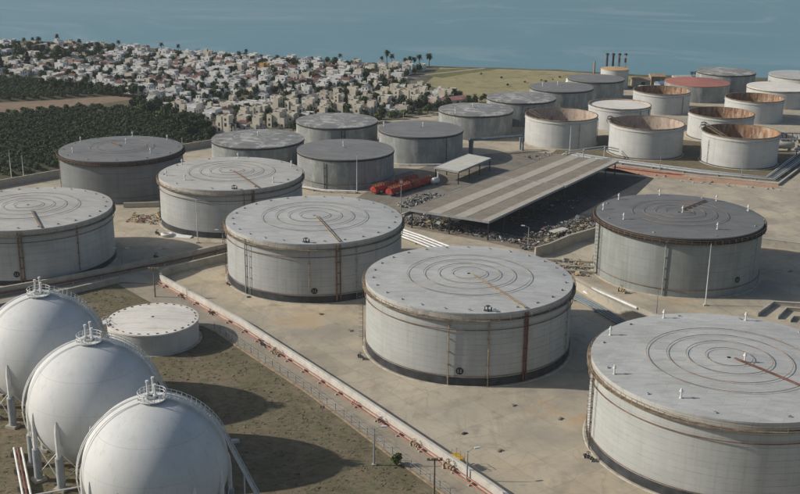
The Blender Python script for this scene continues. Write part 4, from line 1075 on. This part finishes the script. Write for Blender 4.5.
def palm_meshes(seed):
    rnd = random.Random(seed); h = 5.8
    b = MB(); b.tube([(0, 0, 0), (.15, 0, h * .5), (.1, .1, h)], [.26, .18, .16], 7); tr = b.mesh('trunk', M['bark'])
    b = MB()
    for i in range(54):
        a = rnd.uniform(0, 6.3); e_ = rnd.uniform(-.7, 1.3); L = rnd.uniform(1.7, 2.4); d = Vector((math.cos(a), math.sin(a), 0)); s_ = Vector((-d.y, d.x, 0)) * .40
        P = [Vector((.1, .1, h)) + d * (L * q * math.cos(e_ * (1 - q * .4))) + Vector((0, 0, L * (math.sin(e_) * q - .55 * q * q))) for q in (0, .4, .75, 1)]
        ws = (.25, 1, .8, .1)
        b.add([p - s_ * w for p, w in zip(P, ws)] + [p + s_ * w for p, w in zip(P, ws)], [(0, 1, 5, 4), (1, 2, 6, 5), (2, 3, 7, 6)])
    return tr, b.mesh('crown', M['leaf_dark'])
PALM = [palm_meshes(i) for i in range(3)]

# orchard: nearest rows one by one, the rest as a mass
rnd = random.Random(21)
orch = [(-146, 397), (-131, 413), (-122, 437), (-100, 453), (-81, 467), (-89, 492), (-95, 521), (-126, 537.5), (-150.7, 547), (-192.4, 525), (-215, 512), (-200, 440)]
uorch = [(-250, 645), (-232.8, 638), (-191.3, 615.3), (-151, 585.6), (-178, 571.6), (-205.5, 561), (-228, 553)]
spots = []
ca, sa = math.cos(R(-42)), math.sin(R(-42))
for P, in ((orch,), (uorch,)):
    for i in range(-120, 121):
        for j in range(-120, 121):
            u, v = i * 3.5 + rnd.uniform(-.35, .35), j * 6.3 + rnd.uniform(-.25, .25)
            x, y = -170 + u * ca - v * sa, 500 + u * sa + v * ca
            if in_poly(x, y, P) and rnd.random() > .03 and abs(x) / y < .385: spots.append((x, y))
spots.sort(key=lambda p: p[1])
OL = ['round dark green orchard tree in the rows beside the left tanks', ]
for x, y in spots[:300]:
    w_ = 'right beside the track' if y < 430 else 'a few rows behind the track' if y < 460 else 'in the middle of the orchard' if y < 490 else 'near the fallow strip'
    l_ = 'at the left edge' if x / y < -.33 else 'left of the dark grey tank' if x / y < -.295 else 'behind the dark grey tank' if x / y < -.24 else 'right of the dark grey tank'
    tree('orchard_tree', x, y, rnd.choice(TR_O), rnd.choice(CR_O), rnd.uniform(.8, 1.05), 'round orchard tree %s, %s' % (w_, l_), 'orchard trees %s, %s' % (w_, l_), rnd)
b = MB()
for x, y in spots[300:]:
    me = rnd.choice(CR_O); s_ = rnd.uniform(.8, 1.1); a = rnd.uniform(0, 6.3); c_, d_ = math.cos(a) * s_, math.sin(a) * s_
    vv = [(x + v.co.x * c_ - v.co.y * d_, y + v.co.x * d_ + v.co.y * c_, v.co.z * s_) for v in me.vertices]
    b.add(vv, [tuple(p.vertices) for p in me.polygons])
tag(b.build('orchard_rows', M['leaf_orchard']), 'farther rows of dark green orchard trees below the town', 'orchard', kind='stuff')
NORCH = len(spots)

# ------------------------------------------------------------------ the town
def facade(name, col, var=.1):
    t = NT(name, .85, .2); oi = t.n('ObjectInfo').outputs['Random']; nz = t.noise(t.geo(), .5, 4)
    c = t.mix(t.ramp(nz, .3, .75), tuple(x * .88 for x in col), col); c = t.mix(t.math('MULTIPLY', oi, .35), c, tuple(x * .72 for x in col)); t.col(c); return t.mat
M['render_white'] = facade('render_white', (.78, .77, .735))
M['render_cream'] = facade('render_cream', (.67, .61, .495))
M['render_peach'] = facade('render_peach', (.55, .33, .24))
M['render_yellow'] = facade('render_yellow', (.58, .36, .13))
M['tile_red'] = plain('tile_red', (.175, .085, .066), .85, .25, .8)
M['flat_roof'] = plain('flat_roof', (.42, .39, .35), .9, .25, .6)
M['pane_dark'] = plain('pane_dark', (.045, .05, .055), .3, .2, .6)
M['tile_pink'] = plain('tile_pink', (.42, .20, .18), .85, .2, .4)

def house_meshes(seed, kind, wallmat):
    rnd = random.Random(seed); w = MB(); r = MB(); p = MB()
    def block(cx, cy, sx, sy, h, roof, z0=0):
        w.box((cx, cy, z0 + h / 2), (sx, sy, h))
        if roof == 'flat':
            r.box((cx, cy, z0 + h + .02), (sx - .3, sy - .3, .06))
            for (dx, dy, ax, ay) in ((0, sy / 2 - .1, sx, .2), (0, -sy / 2 + .1, sx, .2), (sx / 2 - .1, 0, .2, sy - .42), (-sx / 2 + .1, 0, .2, sy - .42)): w.box((cx + dx, cy + dy, z0 + h + .26), (ax, ay, .5))
        else:
            o = .45; hh = rnd.uniform(1.1, 1.6); k = min(sx, sy) * .28 if roof == 'hip' else 0
            X, Y = sx / 2 + o, sy / 2 + o; zb = z0 + h + .003
            if sx >= sy: rd = [(cx - X + (k + o if k else 0), cy, zb + hh), (cx + X - (k + o if k else 0), cy, zb + hh)]
            else: rd = [(cx, cy - Y + (k + o if k else 0), zb + hh), (cx, cy + Y - (k + o if k else 0), zb + hh)]
            c4 = [(cx - X, cy - Y, zb), (cx + X, cy - Y, zb), (cx + X, cy + Y, zb), (cx - X, cy + Y, zb)]
            if sx >= sy: ff = [(0, 1, 5, 4), (2, 3, 4, 5), (1, 2, 5), (3, 0, 4)]
            else: ff = [(1, 2, 5, 4), (3, 0, 4, 5), (0, 1, 4), (2, 3, 5)]
            r.add(c4 + rd, ff + [(3, 2, 1, 0)])
        st = max(1, int(h / 2.8))
        for f in range(st):
            z = z0 + 1.5 + f * 2.8
            for s_ in (-1, 1):
                nn = max(1, int(sx / 2.6))
                for i in range(nn):
                    if rnd.random() < .8: p.box((cx - sx / 2 + (i + .5) * sx / nn, cy + s_ * sy / 2, z), (rnd.uniform(.8, 1.3), .10, rnd.choice((1.2, 1.3, 1.9))))
                nn = max(1, int(sy / 2.8))
                for i in range(nn):
                    if rnd.random() < .7: p.box((cx + s_ * sx / 2, cy - sy / 2 + (i + .5) * sy / nn, z), (.10, rnd.uniform(.8, 1.2), 1.2))
    U = rnd.uniform
    if kind == 'flat':
        sx, sy, h = U(5.5, 9), U(5, 7), U(3.4, 5.8); block(0, 0, sx, sy, h, 'flat'); block(sx / 2 + 1.3, U(-1, 1), 2.6, U(3, 5), U(2.9, 3.6), 'flat'); 
        if seed % 3 == 0: block(-sx * .2, sy * .15, 2.4, 2.4, 1.9, 'flat', h + .1)
        if rnd.random() < .6: block(U(-1.5, 1.5), -sy / 2 - 1.1, U(3, 5), 2.2, 2.9, 'flat')
    elif kind == 'red':
        sx, sy, h = U(6, 8.5), U(5.5, 7), U(3.2, 6.0); block(0, 0, sx, sy, h, rnd.choice(('hip', 'gable'))); block(U(-1.5, 1.5), -sy / 2 - 1.2, U(3, 5), 2.4, U(2.8, 3.2), rnd.choice(('flat', 'hip'))); w.box((sx * .25, sy * .2, h + 1.3), (.6, .6, 1.6))
    elif kind == 'tower':
        h = U(6.5, 8.8); block(0, 0, U(3.6, 4.6), U(4, 5.2), h, 'flat'); block(3.7, .8, U(2.6, 3.2), U(3.5, 4.6), h * U(.8, 1.0), 'flat'); block(-3.5, .6, U(2.2, 2.8), 3.6, h * U(.45, .75), 'flat'); block(.6, -3.4, 3.0, 1.8, 3.0, rnd.choice(('flat', 'flat', 'gable')))
    elif kind == 'terrace':
        for i in range(4): hh = U(5, 6); block(-7.2 + i * 4.8, U(-.5, .5), 4.7, 6, hh, rnd.choice(('flat', 'flat', 'gable')))
    elif kind == 'stepped':
        h = U(5.6, 6.6); block(0, 0, U(5, 6), 5.4, h, rnd.choice(('flat', 'gable'))); block(-4.0, U(-.8, .8), 2.9, 4.4, h * .55, 'flat'); block(4.0, U(-.6, .6), 2.9, 4.8, h * .75, rnd.choice(('flat', 'hip'))); block(.3, -3.6, 4, 1.8, 2.9, 'flat')
    rm = M['tile_red'] if kind in ('red',) else M['flat_roof']
    if kind in ('stepped', 'tower', 'terrace') and seed % 3 == 0: rm = M['tile_red']
    return w.mesh('wall', wallmat), r.mesh('roof', rm), p.mesh('window', M['pane_dark'])
HV = {}
for i in range(7): HV.setdefault('white flat', []).append(house_meshes(100 + i, 'flat', M['render_white']))
for i in range(7): HV['white flat'].append(house_meshes(130 + i, 'stepped', M['render_white']))
for i in range(6): HV.setdefault('red', []).append(house_meshes(200 + i, 'red', M['render_white']))
for i in range(8): HV.setdefault('cream tower', []).append(house_meshes(300 + i, 'tower', M['render_cream']))
for i in range(3): HV.setdefault('cream flat', []).append(house_meshes(400 + i, 'flat', M['render_cream']))
HV['peach'] = [house_meshes(500, 'terrace', M['render_peach'])]
HV['yellow'] = [house_meshes(510, 'tower', M['render_yellow'])]
HLAB = {'white flat': ('white flat-roofed house', 'white flat-roofed town houses'), 'red': ('white house with red tiled roof', 'red-roofed town houses'), 'cream tower': ('cream stepped block with narrow towers', 'cream town blocks'),
        'cream flat': ('cream flat-roofed house', 'cream flat-roofed town houses')}
def house(x, y, rz, kind, var, label=None, group=None, sc=1.0):
    q = x / y
    band = 'in the front rows' if y < 560 else 'in the second rows' if y < 610 else 'in the middle rows' if y < 660 else 'in the seaward rows'
    side = 'far left' if q < -.30 else 'above the orchard' if q < -.235 else 'above the dark grey tank' if q < -.17 else 'above the ring-piped tank' if q < -.10 else 'above the whitish roof' if q < -.045 else 'beside the coastal field'
    lb = label or '%s, %s of the town, %s' % (HLAB[kind][0], band, side)
    if lb.count(' ') > 15: lb = lb.replace(' of the town', '')
    group = group or HLAB[kind][1] + ' ' + band + ' ' + side
    t = thing('house', lb, 'house', (x, y, .03), rz, group); t.scale = (sc, sc, sc)
    wm, rm, pm = HV[kind][var % len(HV[kind])]
    link('wall', wm, t); link('roof', rm, t); tag(link('window', pm, t), kind='stuff')
    return t
rnd = random.Random(77)
townp = [(-330, 795), (-283, 790), (-211, 776), (-136, 743), (-66, 719), (-1.2, 696), (15, 690), (9, 668), (-2, 650), (2, 618), (30, 588), (31, 570), (8, 540), (-45, 503), (-80, 480), (-91, 522), (-122, 546), (-133, 582), (-148, 590), (-188, 620), (-225, 640), (-258, 662), (-330, 700)]
ANG = R(-19); ca, sa = math.cos(ANG), math.sin(ANG)
hs = []
def near_(x, y): return y < 545 or (x > -60 and y < 590)
taken = []
def free(x, y, d): return all((x - a) ** 2 + (y - c) ** 2 > d * d for a, c in taken)
SPEC = [(-205, 690, 'peach', 'long peach terrace in the town behind the orchard'), (-183, 683, 'peach', 'second peach terrace further right behind the orchard'), (-84, 668, 'yellow', 'single yellow house in the middle of the white town')]
for x, y, k_, lb in SPEC:
    house(x, y, ANG, k_, 0, lb, 'coloured town houses', .72); taken.append((x, y))
    if k_ == 'peach': taken += [(x + 6, y - 2), (x - 6, y + 2)]
for i in range(-60, 60):
    for j in range(-40, 40):
        u = i * 8.6 + (j % 2) * 4; v = j * 9.4 + (2.2 if j % 2 else 0)
        x = -150 + u * ca - v * sa + rnd.uniform(-1.6, 1.6); y = 640 + u * sa + v * ca + rnd.uniform(-1.6, 1.6)
        if not in_poly(x, y, townp) or abs(x) / y > .39 or not free(x, y, 8): continue
        if rnd.random() < (.30 if near_(x, y) else .17): continue
        # near rows: cream blocks towards the right; far rows: white villas
        near = near_(x, y)
        if near: k_ = rnd.choices(('cream tower', 'cream flat', 'red', 'white flat'), (7, 2, .6, 1.5))[0]
        elif x < -200 and y > 700: 
            if rnd.random() < .4: continue
            k_ = rnd.choices(('white flat', 'red', 'cream flat'), (4, 2, 2))[0]
        else: k_ = rnd.choices(('white flat', 'red', 'cream flat', 'cream tower'), (8, 1.7, 1.0, .4))[0]
        hs.append((x, y, ANG + rnd.choice((0, PI / 2, PI, -PI / 2)) + rnd.uniform(-.05, .05), k_, rnd.randrange(20), rnd.uniform(.60, .80) * (1.12 if near else 1)))
hs.sort(key=lambda q: q[1])
for (x, y, rz, k_, v, s_) in hs[:300]: house(x, y, rz, k_, v, sc=s_)
b = MB(); mats = [M['render_white'], M['tile_red'], M['flat_roof'], M['pane_dark'], M['render_cream']]
for (x, y, rz, k_, v, s_) in hs[300:]:
    for part, me in zip((0, 2, 3), HV[k_][v % len(HV[k_])]):
        nm = me.materials[0].name; b.mi = {'render_white': 0, 'tile_red': 1, 'flat_roof': 2, 'pane_dark': 3, 'render_cream': 4}[nm]
        c_, d_ = math.cos(rz) * s_, math.sin(rz) * s_
        b.add([(x + q.co.x * c_ - q.co.y * d_, y + q.co.x * d_ + q.co.y * c_, .03 + q.co.z * s_) for q in me.vertices], [tuple(p.vertices) for p in me.polygons])
if hs[300:]: tag(b.build('seaside_houses', mats), 'crowded small white houses along the seaward side of the town', 'houses', kind='stuff')
# long pink-roofed shed and white terrace by the shore
t = thing('shed', 'long low shed with pink tiled roof behind the white mottled tank', 'shed', (22, 563, 0), R(40))
MB().box((0, 0, 1.4), (27, 6, 2.8)).build('wall', M['render_cream'], t)
MB().add([(-14, -3.6, 2.8), (14, -3.6, 2.8), (14, 3.6, 2.8), (-14, 3.6, 2.8), (-14, 0, 4.2), (14, 0, 4.2)], [(0, 1, 5, 4), (2, 3, 4, 5), (1, 2, 5), (3, 0, 4), (3, 2, 1, 0)]).build('roof', M['tile_pink'], t)
for q in range(6): MB().box((-11 + q * 4.4, -3.02, 1.4), (1.6, .1, 1.4)).build('window', M['pane_dark'], t)

# town trees
def house_near(x, y, d): return any(abs(x - q[0]) < d and abs(y - q[1]) < d for q in hs)
tt = []
tries = 0
while len(tt) < 780 and tries < 30000:
    tries += 1
    x, y = rnd.uniform(-320, 34), rnd.uniform(478, 800)
    if not in_poly(x, y, townp) or abs(x) / y > .385: continue
    if house_near(x, y, 2.3): continue
    tt.append((x, y))
tt.sort(key=lambda q: q[1])
for x, y in tt[:300]:
    q = x / y
    side = ('at the far left' if q < -.30 else 'above the orchard' if q < -.235 else 'above the dark grey tank' if q < -.17 else 'above the ring-piped tank' if q < -.10 else 'above the whitish roof' if q < -.045 else 'beside the coastal field')
    side += ', front rows' if y < 535 else ', second rows' if y < 570 else ', middle rows' if y < 600 else ', farther rows'
    if rnd.random() < .10:
        pm = rnd.choice(PALM); tree('palm_tree', x, y, pm[0], pm[1], rnd.uniform(.7, 1.0), 'palm tree among the town houses ' + side, 'town palms ' + side, rnd)
    else:
        tree('garden_tree', x, y, rnd.choice(TR_T), rnd.choice(CR_T), rnd.uniform(.6, 1.0), 'leafy green garden tree among the town houses ' + side, 'town garden trees ' + side, rnd)
b = MB()
for x, y in tt[300:]:
    me = rnd.choice(CR_T); s_ = rnd.uniform(.6, 1.05); a = rnd.uniform(0, 6.3); c_, d_ = math.cos(a) * s_, math.sin(a) * s_
    b.add([(x + v.co.x * c_ - v.co.y * d_, y + v.co.x * d_ + v.co.y * c_, v.co.z * s_ - .5) for v in me.vertices], [tuple(p.vertices) for p in me.polygons])
tag(b.build('town_greenery', M['leaf_tree']), 'mass of small garden trees between the houses on the seaward side', 'greenery', kind='stuff')
# clumps, cypresses and palms that stand out
for (x, y, s_) in ((-226, 668, 1.2), (-238, 652, 1.5), (-247, 668, 1.4), (-258, 700, 1.3)):
    tree('conifer', x, y, TR_T[0], rnd.choice(CR_C), s_, 'dark conifer at the left end of the town above the orchard', 'dark conifers above the orchard', rnd)
for i in range(34):
    q = i / 33; x, y = lerp(-196, -141, q) + rnd.uniform(-2, 2), lerp(606, 578, q) + rnd.uniform(-3, 4)
    tree('hedge_tree', x, y, TR_T[0], rnd.choice(CR_T), rnd.uniform(.85, 1.3), 'dense dark tree in the hedge between fallow strip and town', 'hedge trees above the fallow strip', rnd)
for i in range(26):
    x, y = rnd.uniform(-262, -196), rnd.uniform(690, 745)
    tree('grove_tree', x, y, TR_T[1], rnd.choice(CR_T), rnd.uniform(1.0, 1.6), 'big tree in the groves between the upper left houses', 'upper left grove trees', rnd)
for i in range(46):
    q = i / 45; x, y = lerp(-84, -132, q) + rnd.uniform(-5, 6), lerp(474, 548, q) + rnd.uniform(-6, 6)
    tree('edge_tree', x, y, TR_T[0], rnd.choice(CR_T + CR_B[:1]), rnd.uniform(.8, 1.25), 'bushy tree on the edge between orchard and cream blocks', 'trees between orchard and cream blocks', rnd)
for i in range(30):
    q = i / 29; x, y = lerp(-46, 34, q) + rnd.uniform(-4, 4), lerp(493, 556, q) + rnd.uniform(-4, 4)
    tree('roadside_shrub', x, y, TR_O[0], rnd.choice(CR_B + CR_T[:2]), rnd.uniform(.7, 1.1), 'green shrub in the belt behind the grey tanks', 'shrubs behind the grey tanks', rnd, 'shrub')
for (x, y, s_) in ((2, 699, 1.0), (4.8, 701, .95), (7.4, 698, 1.05), (10.9, 702, 1.2), (17.3, 700, 1.25), (-9.7, 712, 1.25), (-6.5, 709, 1.0), (-13, 708, .9)):
    pm = rnd.choice(PALM); tree('palm_tree', x, y, pm[0], pm[1], s_ * .95, 'tall palm on the shore at the right end of the town', 'shore palms', rnd)
for (x, y, s_) in ((-266, 782, 1.1), (-261, 786, 1.0), (-255, 780, 1.2), (-243, 784, 1.2), (-226, 778, 1.0), (-197, 772, .9), (-165, 762, 1.0), (-152, 754, .9), (-104, 740, .9), (-40, 718, .9)):
    pm = rnd.choice(PALM); tree('palm_tree', x, y, pm[0], pm[1], s_ * .9, 'palm standing against the sea along the left shore', 'palms along the left shore', rnd)
tree('yucca_bush', -.3, 184.2, TR_O[0], CR_B[0], .55, 'small green bush on the kerb beside the service road', None, rnd, 'bush')
for (x, y) in ((60, 655), (82, 648), (88, 652), (72, 640), (60, 628), (84, 641), (46, 668), (96, 660)):
    tree('scrub_bush', x + rnd.uniform(-2, 2), y, TR_O[0], CR_O[1], rnd.uniform(.3, .55), 'low dark scrub bush in the yellow coastal field', 'scrub in the coastal field', rnd, 'bush')
for i in range(10):
    x, y = lerp(28, 52, i / 9) + rnd.uniform(-2, 2), lerp(566, 580, i / 9) + rnd.uniform(-2, 2)
    tree('field_shrub', x, y, TR_O[0], rnd.choice(CR_T), rnd.uniform(.5, .85), 'dark shrub at the field edge behind the mottled tanks', 'field edge shrubs', rnd, 'shrub')

# ------------------------------------------------------------------ far plant by the sea
for i, (x, m_) in enumerate(((126.9, 'metal_dark'), (130.7, 'metal_dark'), (134.5, 'metal_grey'), (138.3, 'pipe_white'))):
    lb = ('leftmost of the four thin chimneys behind the small white tank', 'second from left of the four thin chimneys', 'third from left of the four thin chimneys', 'rightmost, palest of the four thin chimneys')[i]
    t = thing('chimney', lb, 'chimney', (x * .955, 655, 0), 0, 'four chimneys by the sea')
    for k_ in range(6): MB().lathe([(.62, 15.5 * k_ / 6), (.62, 15.5 * (k_ + 1) / 6)], 10).build('stack_section', M[m_ if (i < 2 or k_ % 2) else 'rust_pipe'], t, 50)
    MB().lathe([(.6, 14.6), (1.0, 14.7), (1.0, 15.6), (.55, 15.7)], 10).build('cap', M['metal_dark'], t, 30)
t = thing('chimney', 'single brown chimney left of the small white tank', 'chimney', (114, 655, 0), 0, 'lone chimney')
MB().lathe([(.7, 0), (.5, 11), (.02, 11.1)], 10).build('stack', M['rust_tan'], t, 50)
MB().lathe([(1.3, 0), (1.1, 1.2), (.6, 1.3)], 10).build('base', M['wall_conc'], t, 30)
M['roof_blue'] = plain('roof_blue', (.13, .20, .30), .6, .2, .4)
def ished(x, y, sx, sy, h, rz, wm, rm, label):
    t = thing('industrial_shed', label, 'shed', (x, y, 0), rz, 'sheds behind the open tanks')
    MB().box((0, 0, h / 2), (sx, sy, h)).build('wall', M[wm], t)
    X, Y = sx / 2 + .4, sy / 2 + .4
    MB().add([(-X, -Y, h + .01), (X, -Y, h + .01), (X, Y, h + .01), (-X, Y, h + .01), (-X, 0, h + 1.3), (X, 0, h + 1.3)], [(0, 1, 5, 4), (2, 3, 4, 5), (1, 2, 5), (3, 0, 4), (3, 2, 1, 0)]).build('roof', M[rm], t)
    MB().box((0, -sy / 2 - .02, 1.5), (2.4, .1, 3)).build('door', M['metal_dark'], t)
ished(137, 632, 9, 7, 4, .2, 'sheet_light', 'rust_tan', 'tan shed right of the small white tank')
ished(148, 640, 8, 7, 5, 0, 'rust_tan', 'rust_tan', 'ochre box-like shed behind the open rusty tanks')
ished(150, 620, 14, 7, 4, .3, 'metal_grey', 'roof_blue', 'shed with blue roof left of the red-roofed tank')
ished(163, 642, 10, 6, 4, .1, 'wall_conc', 'flat_roof', 'pale grey shed behind the red-roofed tank')
ished(136, 606, 10, 5, 3.5, .1, 'metal_grey', 'sheet_cream', 'low grey shed behind the rust-flaked open tank')
t = thing('pipe_gantry', 'dark pipe gantry behind the red roof near the sea', 'pipe gantry', (172, 655, 0))
for q in range(8): MB().box((q * 3.2, 0, 2.5), (.35, .35, 5)).build('post', M['metal_dark'], t)
for zz in (5.1, 4.2): MB().tube([(-1, 0, zz), (23.5, 0, zz)], .3, 6).build('pipe', M['metal_dark'], t)
# pipework at the right edge
t = thing('horizontal_vessel', 'pale horizontal vessel on saddles at the right edge beside the rusty open tank', 'vessel', (163, 462, 0), .05)
o = MB().lathe([(.02, -5), (1.0, -4.7), (1.5, -4), (1.5, 4), (1.0, 4.7), (.02, 5)], 18).build('vessel_shell', M['sheet_light'], t, 40); o.rotation_euler = (0, PI / 2, 0); o.location = (0, 0, 2.6)
for s_ in (-2.8, 2.8): MB().box((s_, 0, .7), (.7, 2.4, 1.4)).build('saddle', M['wall_conc'], t)
random.seed(31)
for (x, y, lb) in ((168, 470, 'tangled grey pipe manifold at the right edge behind the vessel'), (172, 484, 'farther grey pipe manifold at the right edge'), (170, 450, 'pipe manifold at the right edge in front of the vessel')):
    t = thing('pipe_manifold', lb, 'pipework', (x, y, 0), 0, 'pipe manifolds at the right edge')
    for q in range(5):
        xx = q * 2.2 - 4; MB().tube([(xx, -4, .8), (xx, 0, .8 + random.uniform(0, 2.5)), (xx + random.uniform(-1, 1), 4, 2.5)], .28, 7).build('pipe', M[random.choice(('metal_grey', 'metal_dark', 'pipe_blue', 'rust_tan'))], t, 50)
    MB().tube([(-6, 1, 3.2), (8, 1, 3.2)], .35, 8).build('header', M['metal_grey'], t, 50)
    for q in (-5, 0, 5): MB().box((q, 1, 1.5), (.3, .3, 3.0)).build('post', M['metal_dark'], t)
# white kiosk on the field's edge
t = thing('kiosk', 'small white kiosk on the field behind the bluish grey tank', 'kiosk', (91, 596, 0))
MB().box((0, 0, 4), (4.2, 4, 8)).build('wall', M['render_white'], t); MB().cyl((-.6, 0, 8), 1.5, 1.6, 12).build('tank', M['pipe_white'], t, 40)
MB().box((0, -2.02, 1.1), (1.0, .08, 2.2)).build('door', M['pane_dark'], t)
# small things in the yard
t = thing('marker_sign', 'little red and white marker post at the edge of the grass shadow', 'marker', (-15.6, 206.5, 0))
MB().box((0, 0, .5), (.12, .12, 1.0)).build('post', M['metal_grey'], t); MB().box((0, -.08, 1.0), (.9, .06, .6)).build('plate', M['pipe_red'], t); MB().box((0, -.12, 1.0), (.35, .03, .45)).build('stripe', M['pipe_white'], t)
t = thing('stone_block', 'pale flat block lying in the shadow beside the nearest sphere', 'block', (-31.5, 192.5, 0), .3)
MB().add([(-.9, -.5, 0), (.9, -.5, 0), (.8, .5, 0), (-.9, .6, 0), (-.75, -.4, .6), (.7, -.4, .5), (.7, .4, .55), (-.7, .45, .65)], [(4, 5, 6, 7), (0, 1, 5, 4), (1, 2, 6, 5), (2, 3, 7, 6), (3, 0, 4, 7)]).build('stone', M['wall_white'], t)
random.seed(44)
for i, (x, y) in enumerate(((-7.5, 212), (24, 210), (33, 204), (13, 197), (19.5, 190), (41.8, 216.5), (-20, 262), (-12, 251), (-40, 274), (100, 322), (108, 330), (116, 338), (112, 300), (95, 288))):
    where = 'on the concrete below the middle tank' if y < 220 and x > 0 else 'beside the white wall' if y < 215 else 'on the concrete near the rusty-piped tank' if x < 0 else 'on the concrete near the dark-roofed tank'
    b = MB(); b.box((0, 0, .12), (random.uniform(.6, 1.4), random.uniform(.3, .7), .24), random.uniform(0, 3)); b.box((.5, .2, .08), (.5, .4, .16), random.uniform(0, 3))
    o = b.build('debris_piece', M[random.choice(('metal_dark', 'metal_dark', 'wood', 'rust_pipe'))]); o.location = (x, y, .03); tag(o, 'small dark piece of litter lying ' + where, 'litter', 'litter ' + where)

# ------------------------------------------------------------------ hazy air
hz = bpy.data.materials.new('haze'); hz.use_nodes = True
nt = hz.node_tree; nt.nodes.clear()
out = nt.nodes.new('ShaderNodeOutputMaterial'); pv = nt.nodes.new('ShaderNodeVolumePrincipled')
pv.inputs['Color'].default_value = (.80, .88, .92, 1); pv.inputs['Density'].default_value = HAZE; pv.inputs['Anisotropy'].default_value = .2
nt.links.new(pv.outputs[0], out.inputs['Volume'])
tag(MB().box((0, 3400, 51), (14000, 8400, 110)).build('haze', hz), 'thin pale sea haze over the whole place', 'haze', kind='stuff')
